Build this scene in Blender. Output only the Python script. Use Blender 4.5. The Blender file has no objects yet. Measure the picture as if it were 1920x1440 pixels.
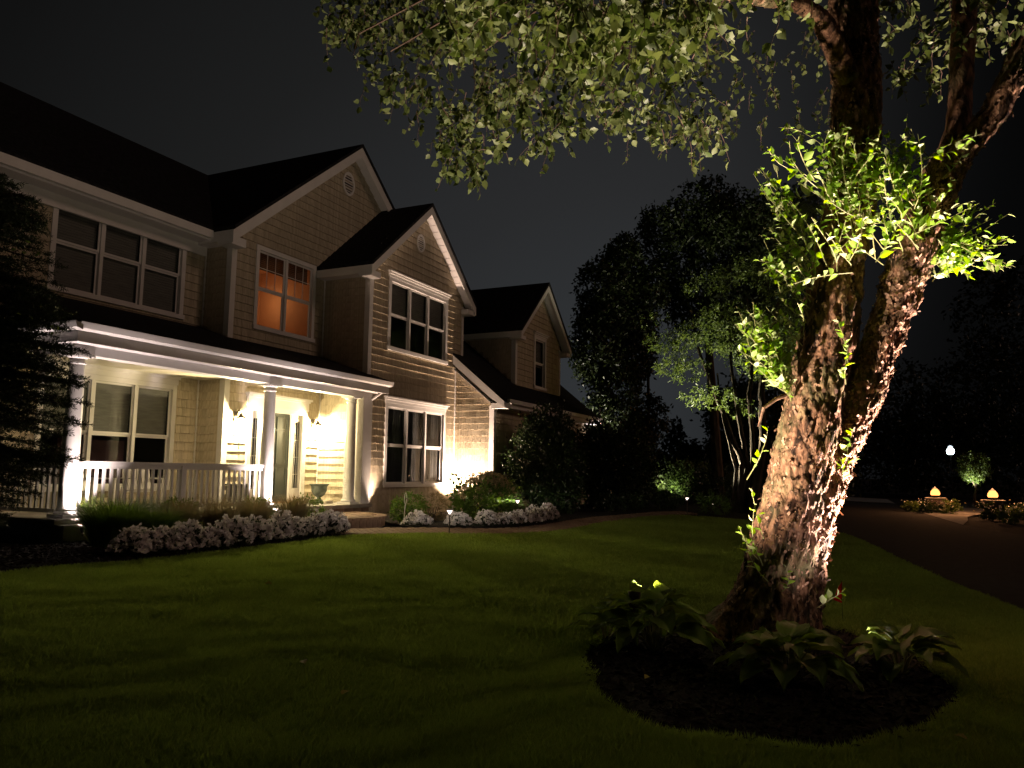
import bpy, math, random
import numpy as np
from mathutils import Vector, Matrix, noise
random.seed(7)
RNG = np.random.default_rng(11)
SC = bpy.context.scene
COL = SC.collection
LIFT = 1.45                       # everything is laid out with the eye at z = 0, then lifted so the low ground is at 0

# ------------------------------------------------------------------ camera
FPX, PITCH, ROLL, YAW = 1467.53, math.radians(6.4975), math.radians(0.75557), math.radians(25.0988)
cyw, syw, cp, sp = math.cos(YAW), math.sin(YAW), math.cos(PITCH), math.sin(PITCH)
CF = Vector((cyw * cp, syw * cp, sp))
_R = Vector((syw, -cyw, 0)); _U = _R.cross(CF)
CR = math.cos(ROLL) * _R + math.sin(ROLL) * _U
CU = -math.sin(ROLL) * _R + math.cos(ROLL) * _U
cam_d = bpy.data.cameras.new('camera'); cam = bpy.data.objects.new('camera', cam_d); COL.objects.link(cam)
cam.matrix_world = Matrix(((CR.x, CU.x, -CF.x, 0), (CR.y, CU.y, -CF.y, 0), (CR.z, CU.z, -CF.z, 0), (0, 0, 0, 1)))
cam_d.sensor_width = 36; cam_d.lens = FPX / 1920 * 36
cam_d.clip_start = 0.05; cam_d.clip_end = 2000
SC.camera = cam

# ------------------------------------------------------------------ world: night sky with a faint town glow
W = bpy.data.worlds.new('World'); SC.world = W; W.use_nodes = True
nt = W.node_tree; nt.nodes.clear()
N = nt.nodes.new; LK = nt.links.new
out = N('ShaderNodeOutputWorld'); bg = N('ShaderNodeBackground'); tc = N('ShaderNodeTexCoord')
dot = N('ShaderNodeVectorMath'); dot.operation = 'DOT_PRODUCT'
gd = Vector((math.cos(math.radians(17)), math.sin(math.radians(17)), 0.02)).normalized()
dot.inputs[1].default_value = gd
LK(tc.outputs['Generated'], dot.inputs[0])
rp = N('ShaderNodeValToRGB'); LK(dot.outputs['Value'], rp.inputs[0])
e = rp.color_ramp.elements
e[0].position = 0.0; e[0].color = (0.0022, 0.0022, 0.0023, 1)
e[1].position = 1.0; e[1].color = (0.029, 0.032, 0.035, 1)
for ps, c in ((0.45, (0.0030, 0.0030, 0.0031, 1)), (0.67, (0.0056, 0.0057, 0.0057, 1)), (0.83, (0.0122, 0.0125, 0.0126, 1)), (0.946, (0.0225, 0.0232, 0.0245, 1))):
    q = rp.color_ramp.elements.new(ps); q.color = c
# the side over the woods (south) is darker
dot2 = N('ShaderNodeVectorMath'); dot2.operation = 'DOT_PRODUCT'
dot2.inputs[1].default_value = (0.12, 1.0, 0.35)
LK(tc.outputs['Generated'], dot2.inputs[0])
mr = N('ShaderNodeMapRange'); mr.interpolation_type = 'SMOOTHSTEP'
LK(dot2.outputs['Value'], mr.inputs[0])
mr.inputs[1].default_value = 0.05; mr.inputs[2].default_value = 0.48; mr.inputs[3].default_value = 0.12; mr.inputs[4].default_value = 1.0
LK(rp.outputs[0], bg.inputs[0]); LK(mr.outputs[0], bg.inputs[1]); LK(bg.outputs[0], out.inputs[0])

# added faint warm fill sun, standing in for unseen lamps across the driveway
sun_d = bpy.data.lights.new('fill_sun', 'SUN'); sun_d.energy = 0.18; sun_d.angle = math.radians(12); sun_d.color = (1, .63, .47)
sun = bpy.data.objects.new('fill_sun', sun_d); COL.objects.link(sun)
sun.rotation_euler = Vector((-.18, .97, -.40)).to_track_quat('-Z', 'Y').to_euler()

SC.view_settings.view_transform = 'Standard'; SC.view_settings.look = 'None'
SC.view_settings.exposure = 0.0; SC.view_settings.gamma = 1.0; SC.view_settings.use_curve_mapping = False
SC.render.engine = 'CYCLES'
SC.cycles.use_denoising = True
SC.cycles.max_bounces = 6; SC.cycles.transparent_max_bounces = 12
SC.cycles.diffuse_bounces = 3; SC.cycles.glossy_bounces = 2; SC.cycles.transmission_bounces = 3
SC.cycles.sample_clamp_indirect = 3.0
SC.cycles.caustics_reflective = False; SC.cycles.caustics_refractive = False

# ------------------------------------------------------------------ helpers
def ray(px, py):
    return CF + CR * ((px - 960) / FPX) - CU * ((py - 720) / FPX)
def atd(px, py, D): return ray(px, py) * D                 # at depth D
def aty(px, py, Y):
    d = ray(px, py); return d * (Y / d.y)
def gz(x, y):
    t = min(1, max(0, (8.2 - y) / 9)); return -1.1 - .35 * t * t * (3 - 2 * t)
def gzv(y):
    t = np.clip((8.2 - y) / 9, 0, 1); return -1.1 - .35 * t * t * (3 - 2 * t)
def gr(px, py):
    z = -1.2
    for _ in range(25):
        d = ray(px, py); p = d * (z / d.z); z = gz(p.x, p.y)
    return p

def newmat(name, color=(.5, .5, .5), rough=.7, metal=0, spec=.5):
    m = bpy.data.materials.new(name); m.use_nodes = True
    b = m.node_tree.nodes['Principled BSDF']
    b.inputs['Base Color'].default_value = (*color, 1); b.inputs['Roughness'].default_value = rough
    b.inputs['Metallic'].default_value = metal; b.inputs['Specular IOR Level'].default_value = spec
    return m
def noisemat(name, c1, c2, scale=5, rough=.75, bump=.2, bscale=None, detail=6, stretch=(1, 1, 1), island=0.0, c3=None, spec=.3, dist=.02, lo=.35, hi=.65, wob=0):
    m = newmat(name, c1, rough, spec=spec); t = m.node_tree; b = t.nodes['Principled BSDF']
    n = t.nodes.new; l = t.links.new
    tc = n('ShaderNodeTexCoord'); mp = n('ShaderNodeMapping'); mp.inputs['Scale'].default_value = stretch
    l(tc.outputs['Object'], mp.inputs[0])
    nz = n('ShaderNodeTexNoise'); nz.inputs['Scale'].default_value = scale; nz.inputs['Detail'].default_value = detail
    nz.inputs['Distortion'].default_value = wob
    l(mp.outputs[0], nz.inputs['Vector'])
    rp = n('ShaderNodeValToRGB'); l(nz.outputs['Fac'], rp.inputs[0])
    rp.color_ramp.elements[0].position = lo; rp.color_ramp.elements[0].color = (*c1, 1)
    rp.color_ramp.elements[1].position = hi; rp.color_ramp.elements[1].color = (*c2, 1)
    if c3: q = rp.color_ramp.elements.new((lo + hi) / 2 + .04); q.color = (*c3, 1)
    src = rp.outputs[0]
    if island:
        g = n('ShaderNodeNewGeometry'); hsv = n('ShaderNodeHueSaturation'); mr = n('ShaderNodeMapRange')
        l(g.outputs['Random Per Island'], mr.inputs[0]); mr.inputs[3].default_value = 1 - island; mr.inputs[4].default_value = 1 + island
        l(mr.outputs[0], hsv.inputs['Value']); l(src, hsv.inputs['Color']); src = hsv.outputs[0]
    l(src, b.inputs['Base Color'])
    if bump:
        nb = n('ShaderNodeTexNoise'); nb.inputs['Scale'].default_value = bscale or scale * 4; nb.inputs['Detail'].default_value = 5
        l(mp.outputs[0], nb.inputs['Vector'])
        bp = n('ShaderNodeBump'); bp.inputs['Strength'].default_value = bump; bp.inputs['Distance'].default_value = dist
        l(nb.outputs['Fac'], bp.inputs['Height']); l(bp.outputs[0], b.inputs['Normal'])
    return m
def leafmat(name, c1, c2, trans=.35, rough=.45, spec=.4, tcol=None, hue=.02):
    m = newmat(name, c1, rough, spec=spec); t = m.node_tree; b = t.nodes['Principled BSDF']; n = t.nodes.new; l = t.links.new
    g = n('ShaderNodeNewGeometry'); mx = n('ShaderNodeMix'); mx.data_type = 'RGBA'
    oi = n('ShaderNodeObjectInfo'); ad = n('ShaderNodeMath'); ad.operation = 'ADD'; fr = n('ShaderNodeMath'); fr.operation = 'FRACT'
    l(g.outputs['Random Per Island'], ad.inputs[0]); l(oi.outputs['Random'], ad.inputs[1]); l(ad.outputs[0], fr.inputs[0])
    l(fr.outputs[0], mx.inputs[0]); mx.inputs[6].default_value = (*c1, 1); mx.inputs[7].default_value = (*c2, 1)
    l(mx.outputs[2], b.inputs['Base Color'])
    tr = n('ShaderNodeBsdfTranslucent'); hs = n('ShaderNodeHueSaturation'); hs.inputs['Value'].default_value = 1.5; hs.inputs['Saturation'].default_value = 1.15
    hs.inputs['Hue'].default_value = .5 - hue
    l(mx.outputs[2], hs.inputs['Color']); l(hs.outputs[0], tr.inputs[0])
    ms = n('ShaderNodeMixShader'); ms.inputs[0].default_value = trans
    l(b.outputs[0], ms.inputs[1]); l(tr.outputs[0], ms.inputs[2]); l(ms.outputs[0], t.nodes['Material Output'].inputs[0])
    return m
def emitmat(name, color, s):
    m = bpy.data.materials.new(name); m.use_nodes = True; t = m.node_tree; t.nodes.clear()
    e = t.nodes.new('ShaderNodeEmission'); e.inputs[0].default_value = (*color, 1); e.inputs[1].default_value = s
    o = t.nodes.new('ShaderNodeOutputMaterial'); t.links.new(e.outputs[0], o.inputs[0]); return m
def glassmat(name, tint=(.9, .93, .92)):
    m = bpy.data.materials.new(name); m.use_nodes = True; t = m.node_tree; t.nodes.clear(); n = t.nodes.new; l = t.links.new
    tr = n('ShaderNodeBsdfTransparent'); tr.inputs[0].default_value = (*tint, 1)
    gl = n('ShaderNodeBsdfGlossy'); gl.inputs['Roughness'].default_value = .03; gl.inputs['Color'].default_value = (.8, .8, .8, 1)
    lw = n('ShaderNodeLayerWeight'); lw.inputs[0].default_value = .5
    pw = n('ShaderNodeMath'); pw.operation = 'POWER'; pw.inputs[1].default_value = 5; l(lw.outputs['Facing'], pw.inputs[0])
    fr = n('ShaderNodeMath'); fr.operation = 'MULTIPLY_ADD'; fr.inputs[1].default_value = .8; fr.inputs[2].default_value = .03; l(pw.outputs[0], fr.inputs[0])
    ms = n('ShaderNodeMixShader'); o = n('ShaderNodeOutputMaterial')
    l(fr.outputs[0], ms.inputs[0]); l(tr.outputs[0], ms.inputs[1]); l(gl.outputs[0], ms.inputs[2]); l(ms.outputs[0], o.inputs[0])
    return m

M = dict(
    shingle=noisemat('beige_shingle', (.38, .325, .235), (.52, .455, .34), 3, .8, .5, 30, stretch=(6, 6, .8), island=.075, dist=.006),
    wallback=newmat('sheathing', (.25, .2, .14), .9),
    white=noisemat('white_paint', (.70, .68, .66), (.78, .76, .74), 2.0, .45, .08, 20, spec=.4, dist=.004),
    roof=noisemat('dark_asphalt_shingle', (.012, .012, .013), (.03, .03, .032), 12, .95, .5, 40, spec=.1),
    ceil=newmat('porch_ceiling_paint', (.62, .58, .48), .6),
    floor=noisemat('bluestone', (.22, .2, .18), (.36, .33, .29), 4, .7, .2),
    soffit=newmat('soffit_vinyl', (.76, .73, .74), .5),
    glass=glassmat('window_glass'),
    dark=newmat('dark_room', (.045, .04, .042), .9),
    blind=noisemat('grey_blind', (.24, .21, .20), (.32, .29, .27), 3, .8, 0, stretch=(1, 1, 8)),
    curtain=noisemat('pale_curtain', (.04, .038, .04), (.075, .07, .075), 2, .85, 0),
    roomorange=noisemat('orange_painted_room', (.50, .24, .12), (.58, .28, .14), 2, .8, 0),
    doorpaint=newmat('dark_green_door_paint', (.045, .055, .05), .35),
    brass=newmat('brass', (.6, .42, .16), .3, 1),
    iron=newmat('black_iron', (.012, .012, .012), .8, 0, .2),
    bronze=newmat('bronze_housing', (.09, .075, .06), .5, .5),
    urn=noisemat('weathered_urn', (.07, .09, .08), (.15, .17, .15), 9, .7, .3),
    wood=noisemat('threshold_wood', (.30, .14, .05), (.4, .2, .08), 5, .6, .1),
    brick=noisemat('paver_brick', (.17, .11, .075), (.30, .20, .14), 7, .85, .5, 40, island=.18, dist=.01),
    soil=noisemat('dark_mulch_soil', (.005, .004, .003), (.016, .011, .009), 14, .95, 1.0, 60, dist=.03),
    chip=noisemat('mulch_chip', (.008, .006, .005), (.03, .02, .015), 20, .95, .2, island=.4),
    lawn=noisemat('lawn_soil', (.09, .12, .03), (.14, .17, .05), .9, .95, .8, 50, dist=.03),
    asphalt=noisemat('asphalt', (.010, .010, .010), (.022, .021, .020), 6, .9, .6, 90, dist=.01),
    concrete=noisemat('pale_concrete', (.22, .21, .2), (.34, .32, .3), 3, .85, .3),
    stone=noisemat('pier_stone', (.12, .09, .115), (.26, .2, .15), 6, .85, .6, 20, island=.2),
    mound=leafmat('dark_bedding_leaf', (.018, .035, .012), (.04, .07, .022), .2),
    petal=leafmat('white_petal', (.80, .74, .74), (.90, .88, .88), .15, rough=.6, spec=.1, hue=0),
    hyd=leafmat('hydrangea_bloom', (.36, .30, .18), (.55, .47, .30), .2, rough=.7, spec=.1, hue=0),
    box=leafmat('boxwood_leaf', (.07, .14, .022), (.12, .21, .045), .35),
    fgrass=leafmat('fountain_grass_blade', (.24, .18, .10), (.15, .16, .07), .3, rough=.7),
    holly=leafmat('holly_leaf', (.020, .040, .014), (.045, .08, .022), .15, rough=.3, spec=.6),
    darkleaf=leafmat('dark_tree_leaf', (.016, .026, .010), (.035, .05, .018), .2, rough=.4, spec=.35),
    midleaf=leafmat('willow_leaf', (.06, .10, .03), (.12, .17, .05), .35),
    canopy=leafmat('birch_leaf_underside', (.04, .065, .014), (.135, .165, .055), .28, rough=.5, spec=.35, hue=.0),
    shoot=leafmat('young_birch_leaf', (.13, .26, .018), (.24, .38, .05), .42, rough=.35, spec=.4, hue=.01),
    shootpale=leafmat('young_leaf_pale_back', (.28, .38, .12), (.5, .55, .33), .3, rough=.5, spec=.3),
    hosta=leafmat('hosta_leaf', (.10, .165, .028), (.15, .22, .045), .3, rough=.4, spec=.5),
    twig=newmat('green_twig', (.22, .22, .08), .6),
    twigbrown=newmat('brown_twig', (.10, .06, .04), .8),
    needle=leafmat('spruce_needle', (.012, .022, .010), (.04, .06, .022), .12, rough=.5),
    blade=leafmat('grass_blade', (.15, .24, .055), (.23, .33, .09), .55, rough=.6, spec=.15),
    drytip=newmat('dry_leaf', (.42, .36, .06), .7),
    fallen=newmat('fallen_leaf_yellow', (.4, .33, .06), .7),
    red=leafmat('red_marker_film', (.55, .03, .012), (.6, .04, .015), .4, hue=0),
    barktrunk=noisemat('dark_bark', (.035, .026, .02), (.12, .09, .065), 6, .95, .8, 25, stretch=(1, 1, .3), dist=.03),
    lensoff=emitmat('uplight_lens', (1, .86, .72), 12),
)
def patchy(mat, scale, lo, hi):
    t = M[mat].node_tree; n = t.nodes.new; l = t.links.new; b = t.nodes['Principled BSDF']; src = b.inputs['Base Color'].links[0].from_socket
    tc = n('ShaderNodeTexCoord'); nz = n('ShaderNodeTexNoise'); nz.inputs['Scale'].default_value = scale; nz.inputs['Detail'].default_value = 7; l(tc.outputs['Object'], nz.inputs['Vector'])
    mr = n('ShaderNodeMapRange'); l(nz.outputs['Fac'], mr.inputs[0]); mr.inputs[1].default_value = .35; mr.inputs[2].default_value = .65; mr.inputs[3].default_value = lo; mr.inputs[4].default_value = hi
    hs = n('ShaderNodeHueSaturation'); l(mr.outputs[0], hs.inputs['Value']); l(src, hs.inputs['Color']); l(hs.outputs[0], b.inputs['Base Color'])
patchy('blade', .55, .55, 1.25); patchy('lawn', .55, .55, 1.25)
# peeling bark of the big birch: salmon plates, olive lichen, dark cracks
def birchbark():
    m = newmat('peeling_birch_bark', (.2, .1, .06), .85, spec=.2); t = m.node_tree; b = t.nodes['Principled BSDF']; n = t.nodes.new; l = t.links.new
    tc = n('ShaderNodeTexCoord'); mp = n('ShaderNodeMapping'); mp.inputs['Scale'].default_value = (1, 1, .42); l(tc.outputs['Object'], mp.inputs[0])
    a = n('ShaderNodeTexNoise'); a.inputs['Scale'].default_value = 13; a.inputs['Detail'].default_value = 9; a.inputs['Distortion'].default_value = .9; l(mp.outputs[0], a.inputs[0])
    r = n('ShaderNodeValToRGB'); l(a.outputs['Fac'], r.inputs[0]); el = r.color_ramp.elements
    el[0].position = .38; el[0].color = (.022, .012, .008, 1); el[1].position = .74; el[1].color = (.31, .17, .10, 1)
    for p, c in ((.47, (.11, .055, .032, 1)), (.58, (.24, .125, .075, 1))):
        q = el.new(p); q.color = c
    li = n('ShaderNodeTexNoise'); li.inputs['Scale'].default_value = 2.6; li.inputs['Detail'].default_value = 8; l(tc.outputs['Object'], li.inputs[0])
    r2 = n('ShaderNodeValToRGB'); l(li.outputs['Fac'], r2.inputs[0]); r2.color_ramp.elements[0].position = .48; r2.color_ramp.elements[1].position = .66
    r2.color_ramp.elements[1].color = (.75, .75, .75, 1)
    mx = n('ShaderNodeMix'); mx.data_type = 'RGBA'; l(r2.outputs[0], mx.inputs[0]); l(r.outputs[0], mx.inputs[6]); mx.inputs[7].default_value = (.17, .155, .075, 1)
    l(mx.outputs[2], b.inputs['Base Color'])
    g = n('ShaderNodeTexNoise'); g.inputs['Scale'].default_value = 34; g.inputs['Detail'].default_value = 6; g.inputs['Distortion'].default_value = 1; l(mp.outputs[0], g.inputs[0])
    bp = n('ShaderNodeBump'); bp.inputs['Strength'].default_value = 1; bp.inputs['Distance'].default_value = .02; l(g.outputs['Fac'], bp.inputs['Height']); l(bp.outputs[0], b.inputs['Normal'])
    return m
M['birch'] = birchbark()
M['flake'] = noisemat('bark_flake', (.07, .035, .02), (.42, .25, .165), 9, .8, .2, island=.45)

ORG = {}
def mkobj(name, me, mat, parent=None, origin=None):
    o = bpy.data.objects.new(name, me); COL.objects.link(o)
    if mat is not None: me.materials.append(M[mat] if isinstance(mat, str) else mat)
    og = Vector(origin) if origin is not None else Vector((0, 0, 0))
    ORG[o.name] = og
    if parent is not None:
        o.parent = parent; o.location = og - ORG[parent.name]
    else: o.location = og
    return o
def empty(name, loc, label, cat, group=None, rot=0):
    o = bpy.data.objects.new(name, None); COL.objects.link(o); o.empty_display_size = .1
    o.location = loc; o.rotation_euler = (0, 0, rot); ORG[o.name] = Vector(loc)
    tag(o, label, cat, group); return o
def tag(o, label=None, cat=None, group=None, kind=None):
    if label: o['label'] = label
    if cat: o['category'] = cat
    if group: o['group'] = group
    if kind: o['kind'] = kind
    return o
def npmesh(name, V, F, smooth=False):
    """V (n,3) array, F (m,k) array"""
    V = np.ascontiguousarray(V, dtype=np.float32); F = np.ascontiguousarray(F, dtype=np.int32)
    me = bpy.data.meshes.new(name); k = F.shape[1]
    me.vertices.add(len(V)); me.vertices.foreach_set('co', V.ravel())
    me.loops.add(F.size); me.loops.foreach_set('vertex_index', F.ravel())
    me.polygons.add(len(F)); me.polygons.foreach_set('loop_start', np.arange(0, F.size, k, dtype=np.int32))
    try: me.polygons.foreach_set('loop_total', np.full(len(F), k, dtype=np.int32))
    except Exception: pass
    me.update(calc_edges=True)
    if smooth: me.polygons.foreach_set('use_smooth', np.ones(len(F), dtype=bool))
    return me

class MB:
    def __init__(s): s.v = []; s.f = []
    def add(s, vs, fs):
        n = len(s.v); s.v += [tuple(q) for q in vs]; s.f += [tuple(i + n for i in f) for f in fs]
    def hexa(s, p):   # p: 4 bottom ccw, 4 top
        s.add(p, [(3, 2, 1, 0), (4, 5, 6, 7), (0, 1, 5, 4), (1, 2, 6, 5), (2, 3, 7, 6), (3, 0, 4, 7)])
    def box(s, x0, x1, y0, y1, z0, z1):
        s.hexa([(x0, y0, z0), (x1, y0, z0), (x1, y1, z0), (x0, y1, z0), (x0, y0, z1), (x1, y0, z1), (x1, y1, z1), (x0, y1, z1)])
    def prism(s, poly, h):  # poly: list of 3d points, extruded by vector h
        n = len(poly); h = Vector(h); vs = [Vector(p) for p in poly] + [Vector(p) + h for p in poly]
        s.add(vs, [tuple(range(n - 1, -1, -1)), tuple(range(n, 2 * n))] + [(i, (i + 1) % n, n + (i + 1) % n, n + i) for i in range(n)])
    def tube(s, path, rad, n=8, cap=True, seed=0):
        path = [Vector(p) for p in path]
        if not hasattr(rad, '__len__'): rad = [rad] * len(path)
        rings = []; up = Vector((0.13, 0.21, 1)).normalized()
        for i, p in enumerate(path):
            t = (path[min(i + 1, len(path) - 1)] - path[max(i - 1, 0)]).normalized()
            a = t.cross(up)
            if a.length < .05: a = t.cross(Vector((1, 0, 0)))
            a.normalize(); b = t.cross(a)
            rings.append([p + (a * math.cos(2 * math.pi * k / n) + b * math.sin(2 * math.pi * k / n)) * rad[i] for k in range(n)])
        base = len(s.v)
        for r in rings: s.v += [tuple(q) for q in r]
        for i in range(len(path) - 1):
            for k in range(n):
                a0 = base + i * n + k; a1 = base + i * n + (k + 1) % n
                s.f.append((a0, a1, a1 + n, a0 + n))
        if cap:
            s.f.append(tuple(base + k for k in range(n - 1, -1, -1))); s.f.append(tuple(base + (len(path) - 1) * n + k for k in range(n)))
    def lathe(s, prof, c=(0, 0, 0), n=24):   # prof: (r,z)
        base = len(s.v)
        for r, z in prof:
            for k in range(n): s.v.append((c[0] + r * math.cos(2 * math.pi * k / n), c[1] + r * math.sin(2 * math.pi * k / n), c[2] + z))
        for i in range(len(prof) - 1):
            for k in range(n):
                a0 = base + i * n + k; a1 = base + i * n + (k + 1) % n; s.f.append((a0, a1, a1 + n, a0 + n))
        s.f.append(tuple(base + k for k in range(n - 1, -1, -1))); s.f.append(tuple(base + (len(prof) - 1) * n + k for k in range(n)))
    def build(s, name, mat, parent=None, smooth=False, local=False, label=None, bevel=0):
        V = np.array(s.v, dtype=float)
        if local: og = np.zeros(3)
        else: og = np.array([(V[:, 0].min() + V[:, 0].max()) / 2, (V[:, 1].min() + V[:, 1].max()) / 2, V[:, 2].min()])
        me = bpy.data.meshes.new(name); me.from_pydata([tuple(q) for q in (V - og)], [], s.f); me.update()
        if smooth:
            me.polygons.foreach_set('use_smooth', [True] * len(me.polygons))
            try: me.set_sharp_from_angle(angle=math.radians(38))
            except Exception: pass
        if local and parent is not None:
            o = mkobj(name, me, mat, parent, ORG[parent.name])
        else: o = mkobj(name, me, mat, parent, og)
        if bevel:
            b = o.modifiers.new('edge', 'BEVEL'); b.width = bevel; b.segments = 2; b.limit_method = 'ANGLE'
        if label: o['label'] = label
        return o

def norm(a): return a / np.maximum(np.linalg.norm(a, axis=-1, keepdims=True), 1e-9)
def cards(P, D, L, Wd, fold=.25, fancy=False, up=None, rng=RNG):
    """leaf blades: P base, D direction, L length, Wd width (arrays)"""
    n = len(P); D = norm(D); R = rng.normal(size=(n, 3)) if up is None else up + rng.normal(size=(n, 3)) * .35
    S = norm(np.cross(D, R)); U = np.cross(S, D)
    L = np.broadcast_to(L, (n,))[:, None]; Wd = np.broadcast_to(Wd, (n,))[:, None]
    if fancy:   # ovate pointed leaf with a bent tip, 6 verts + base
        b = P; l1 = P + D * L * .18 + S * Wd * .38 + U * Wd * fold * .8; l2 = P + D * L * .5 + S * Wd * .5 + U * Wd * fold
        r1 = P + D * L * .18 - S * Wd * .38 + U * Wd * fold * .8; r2 = P + D * L * .5 - S * Wd * .5 + U * Wd * fold
        t = P + D * L - U * L * .08; mid = P + D * L * .5 - U * L * .0
        V = np.stack([b, l1, l2, t, r2, r1, mid], 1).reshape(-1, 3)
        o = (np.arange(n) * 7)[:, None, None]
        F = (o + np.array([[0, 6, 2, 1], [6, 3, 3, 2], [0, 5, 4, 6], [6, 4, 3, 3]])[None])
        T = np.array([[0, 6, 1], [1, 6, 2], [2, 6, 3], [3, 6, 4], [4, 6, 5], [5, 6, 0]])
        return V, (o + T[None]).reshape(-1, 3)
    b = P; l = P + D * L * .42 + S * Wd * .5 + U * Wd * fold; r = P + D * L * .42 - S * Wd * .5 + U * Wd * fold; t = P + D * L
    V = np.stack([b, l, t, r], 1).reshape(-1, 3); o = (np.arange(n) * 4)[:, None, None]
    return V, (o + np.array([[0, 2, 1], [0, 3, 2]])[None]).reshape(-1, 3)
def cardobj(name, V, F, mat, parent=None, kind='stuff', origin=None):
    og = np.array(origin) if origin is not None else np.array([V[:, 0].mean(), V[:, 1].mean(), V[:, 2].min()])
    me = npmesh(name, V - og, F); o = mkobj(name, me, mat, parent, og)
    if kind: o['kind'] = kind
    return o
def blobpts(blobs, n, shell=.55, lump=.35, seed=0):
    """points in ellipsoids, denser to the outside, gathered in clumps. blobs: (c, r)"""
    rng = np.random.default_rng(seed)
    vol = np.array([b[1][0] * b[1][1] * b[1][2] for b in blobs]) ** .8; pr = vol / vol.sum()
    out = []
    per = 14; nc = max(1, n // per)
    idx = rng.choice(len(blobs), nc, p=pr)
    for i in idx:
        c, r = blobs[i]; d = norm(rng.normal(size=3)); rr = rng.random() ** .45
        rr = shell + (1.05 - shell) * rr if rng.random() < .8 else rng.random()
        cc = np.array(c) + d * np.array(r) * rr
        out.append(cc + rng.normal(size=(per, 3)) * lump * np.mean(r) * .28)
    return np.concatenate(out)

# ------------------------------------------------------------------ ground
def sheet(name, poly, z_off, mat, step=None, kind='structure'):
    """flat outline draped on the ground with real thickness below"""
    import mathutils.geometry as mg
    pts = [Vector((p[0], p[1])) for p in poly]
    xs = [p.x for p in pts]; ys = [p.y for p in pts]; step = step or .8
    allp = list(pts); n0 = len(pts); edges = [(i, (i + 1) % n0) for i in range(n0)]
    x = min(xs)
    while x < max(xs):
        y = min(ys)
        while y < max(ys):
            allp.append(Vector((x + .013, y + .017))); y += step
        x += step
    r = mg.delaunay_2d_cdt(allp, edges, [], 1, 1e-5)
    V = [(p.x, p.y, gz(p.x, p.y) + z_off) for p in r[0]]
    F = [tuple(f) for f in r[2]]
    V2 = np.array(V); og = np.array([V2[:, 0].mean(), V2[:, 1].mean(), V2[:, 2].min()])
    me = bpy.data.meshes.new(name); me.from_pydata([tuple(q) for q in V2 - og], [], F); me.update()
    for p in me.polygons:
        p.use_smooth = True
    o = mkobj(name, me, mat, None, og); o['kind'] = kind
    return o
# big ground sheet to the horizon
gx = np.concatenate([np.linspace(-600, -20, 8), np.linspace(-15, 60, 60), np.linspace(70, 900, 14)])
gy = np.concatenate([np.linspace(-600, -20, 8), np.linspace(-15, 20, 60), np.linspace(30, 700, 12)])
GX, GY = np.meshgrid(gx, gy, indexing='ij'); GV = np.stack([GX, GY, gzv(GY) - .03], -1).reshape(-1, 3)
ny = len(gy); ii, jj = np.meshgrid(np.arange(len(gx) - 1), np.arange(ny - 1), indexing='ij'); a = (ii * ny + jj).ravel()
o = mkobj('ground', npmesh('ground', GV, np.stack([a, a + ny, a + ny + 1, a + 1], 1), True), 'soil'); o['kind'] = 'structure'

LAWN = [(1.0, 8.6), (3.2, 8.4), (5.19, 8.17), (5.9, 8.16), (6.5, 8.02), (7.78, 7.92), (9.19, 8.05), (10.4, 8.22), (11.13, 8.19), (11.88, 7.6), (12.43, 7.05), (13.4, 6.25), (14.6, 5.95),
        (15.94, 5.91), (17.99, 6.0), (19.32, 5.98), (21.3, 5.85), (23.2, 5.55), (24.2, 4.6), (24.0, 3.2), (23.3, 1.8), (21.6, .79), (17.85, .05), (14.22, -.56), (10.34, -1.38), (6, -2.5), (1, -3.8), (-3, -4), (-3, 8.6)]
sheet('lawn', LAWN, 0, 'lawn', .7)
BED = []
for k in range(72):
    a = 2 * math.pi * k / 72; w_ = 1 + .025 * math.sin(a * 7 + 1) + .02 * math.sin(a * 11) + .015 * math.sin(a * 3); BED.append((6.35 + 1.93 * w_ * math.cos(a), .85 + 1.24 * w_ * math.sin(a)))
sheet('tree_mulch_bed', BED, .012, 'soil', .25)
sheet('front_mulch_bed', [(-3, 8.6), (1, 8.6), (3.2, 8.4), (5.19, 8.17), (5.9, 8.16), (6.5, 8.02), (7.78, 7.92), (9.19, 8.05), (10.4, 8.22), (11.13, 8.19), (11.5, 8.4), (11.6, 10.7), (7.6, 10.75), (-3, 11)], .016, 'soil', .6)
sheet('side_mulch_bed', [(13.7, 8.9), (13.5, 8.0), (14.2, 7.1), (15.5, 6.75), (17.5, 6.85), (19.8, 6.8), (21.9, 6.55), (23.6, 6.6), (27.5, 8.0), (28, 9.8), (19.9, 9.8), (19.7, 11.0), (15.5, 11.0), (15.2, 10.4), (14.6, 10.0)], .016, 'soil', .6)
sheet('driveway', [(21.6, .79), (17.85, .05), (14.22, -.56), (10.34, -1.38), (6, -2.5), (1, -3.8), (1, -12), (20, -5.6), (24.6, -3.42), (28.7, -2.3), (38.7, -1.45), (46, -.9), (60, -.5), (62, 2.6), (40, 2.9), (30, 2.3), (24.5, 1.5)], .008, 'asphalt', 1.2)
sheet('concrete_walk', [(28.75, -2.33), (38.7, -1.49), (41, -2.9), (46, -3.6), (46, -5.2), (40, -4.2), (35, -3.0), (32.0, -2.75)], .014, 'concrete', .8)
sheet('far_pavement', [(50, 2.4), (60, 2.7), (60, -.4), (50, -.75)], .016, 'concrete', 1.5)

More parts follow.
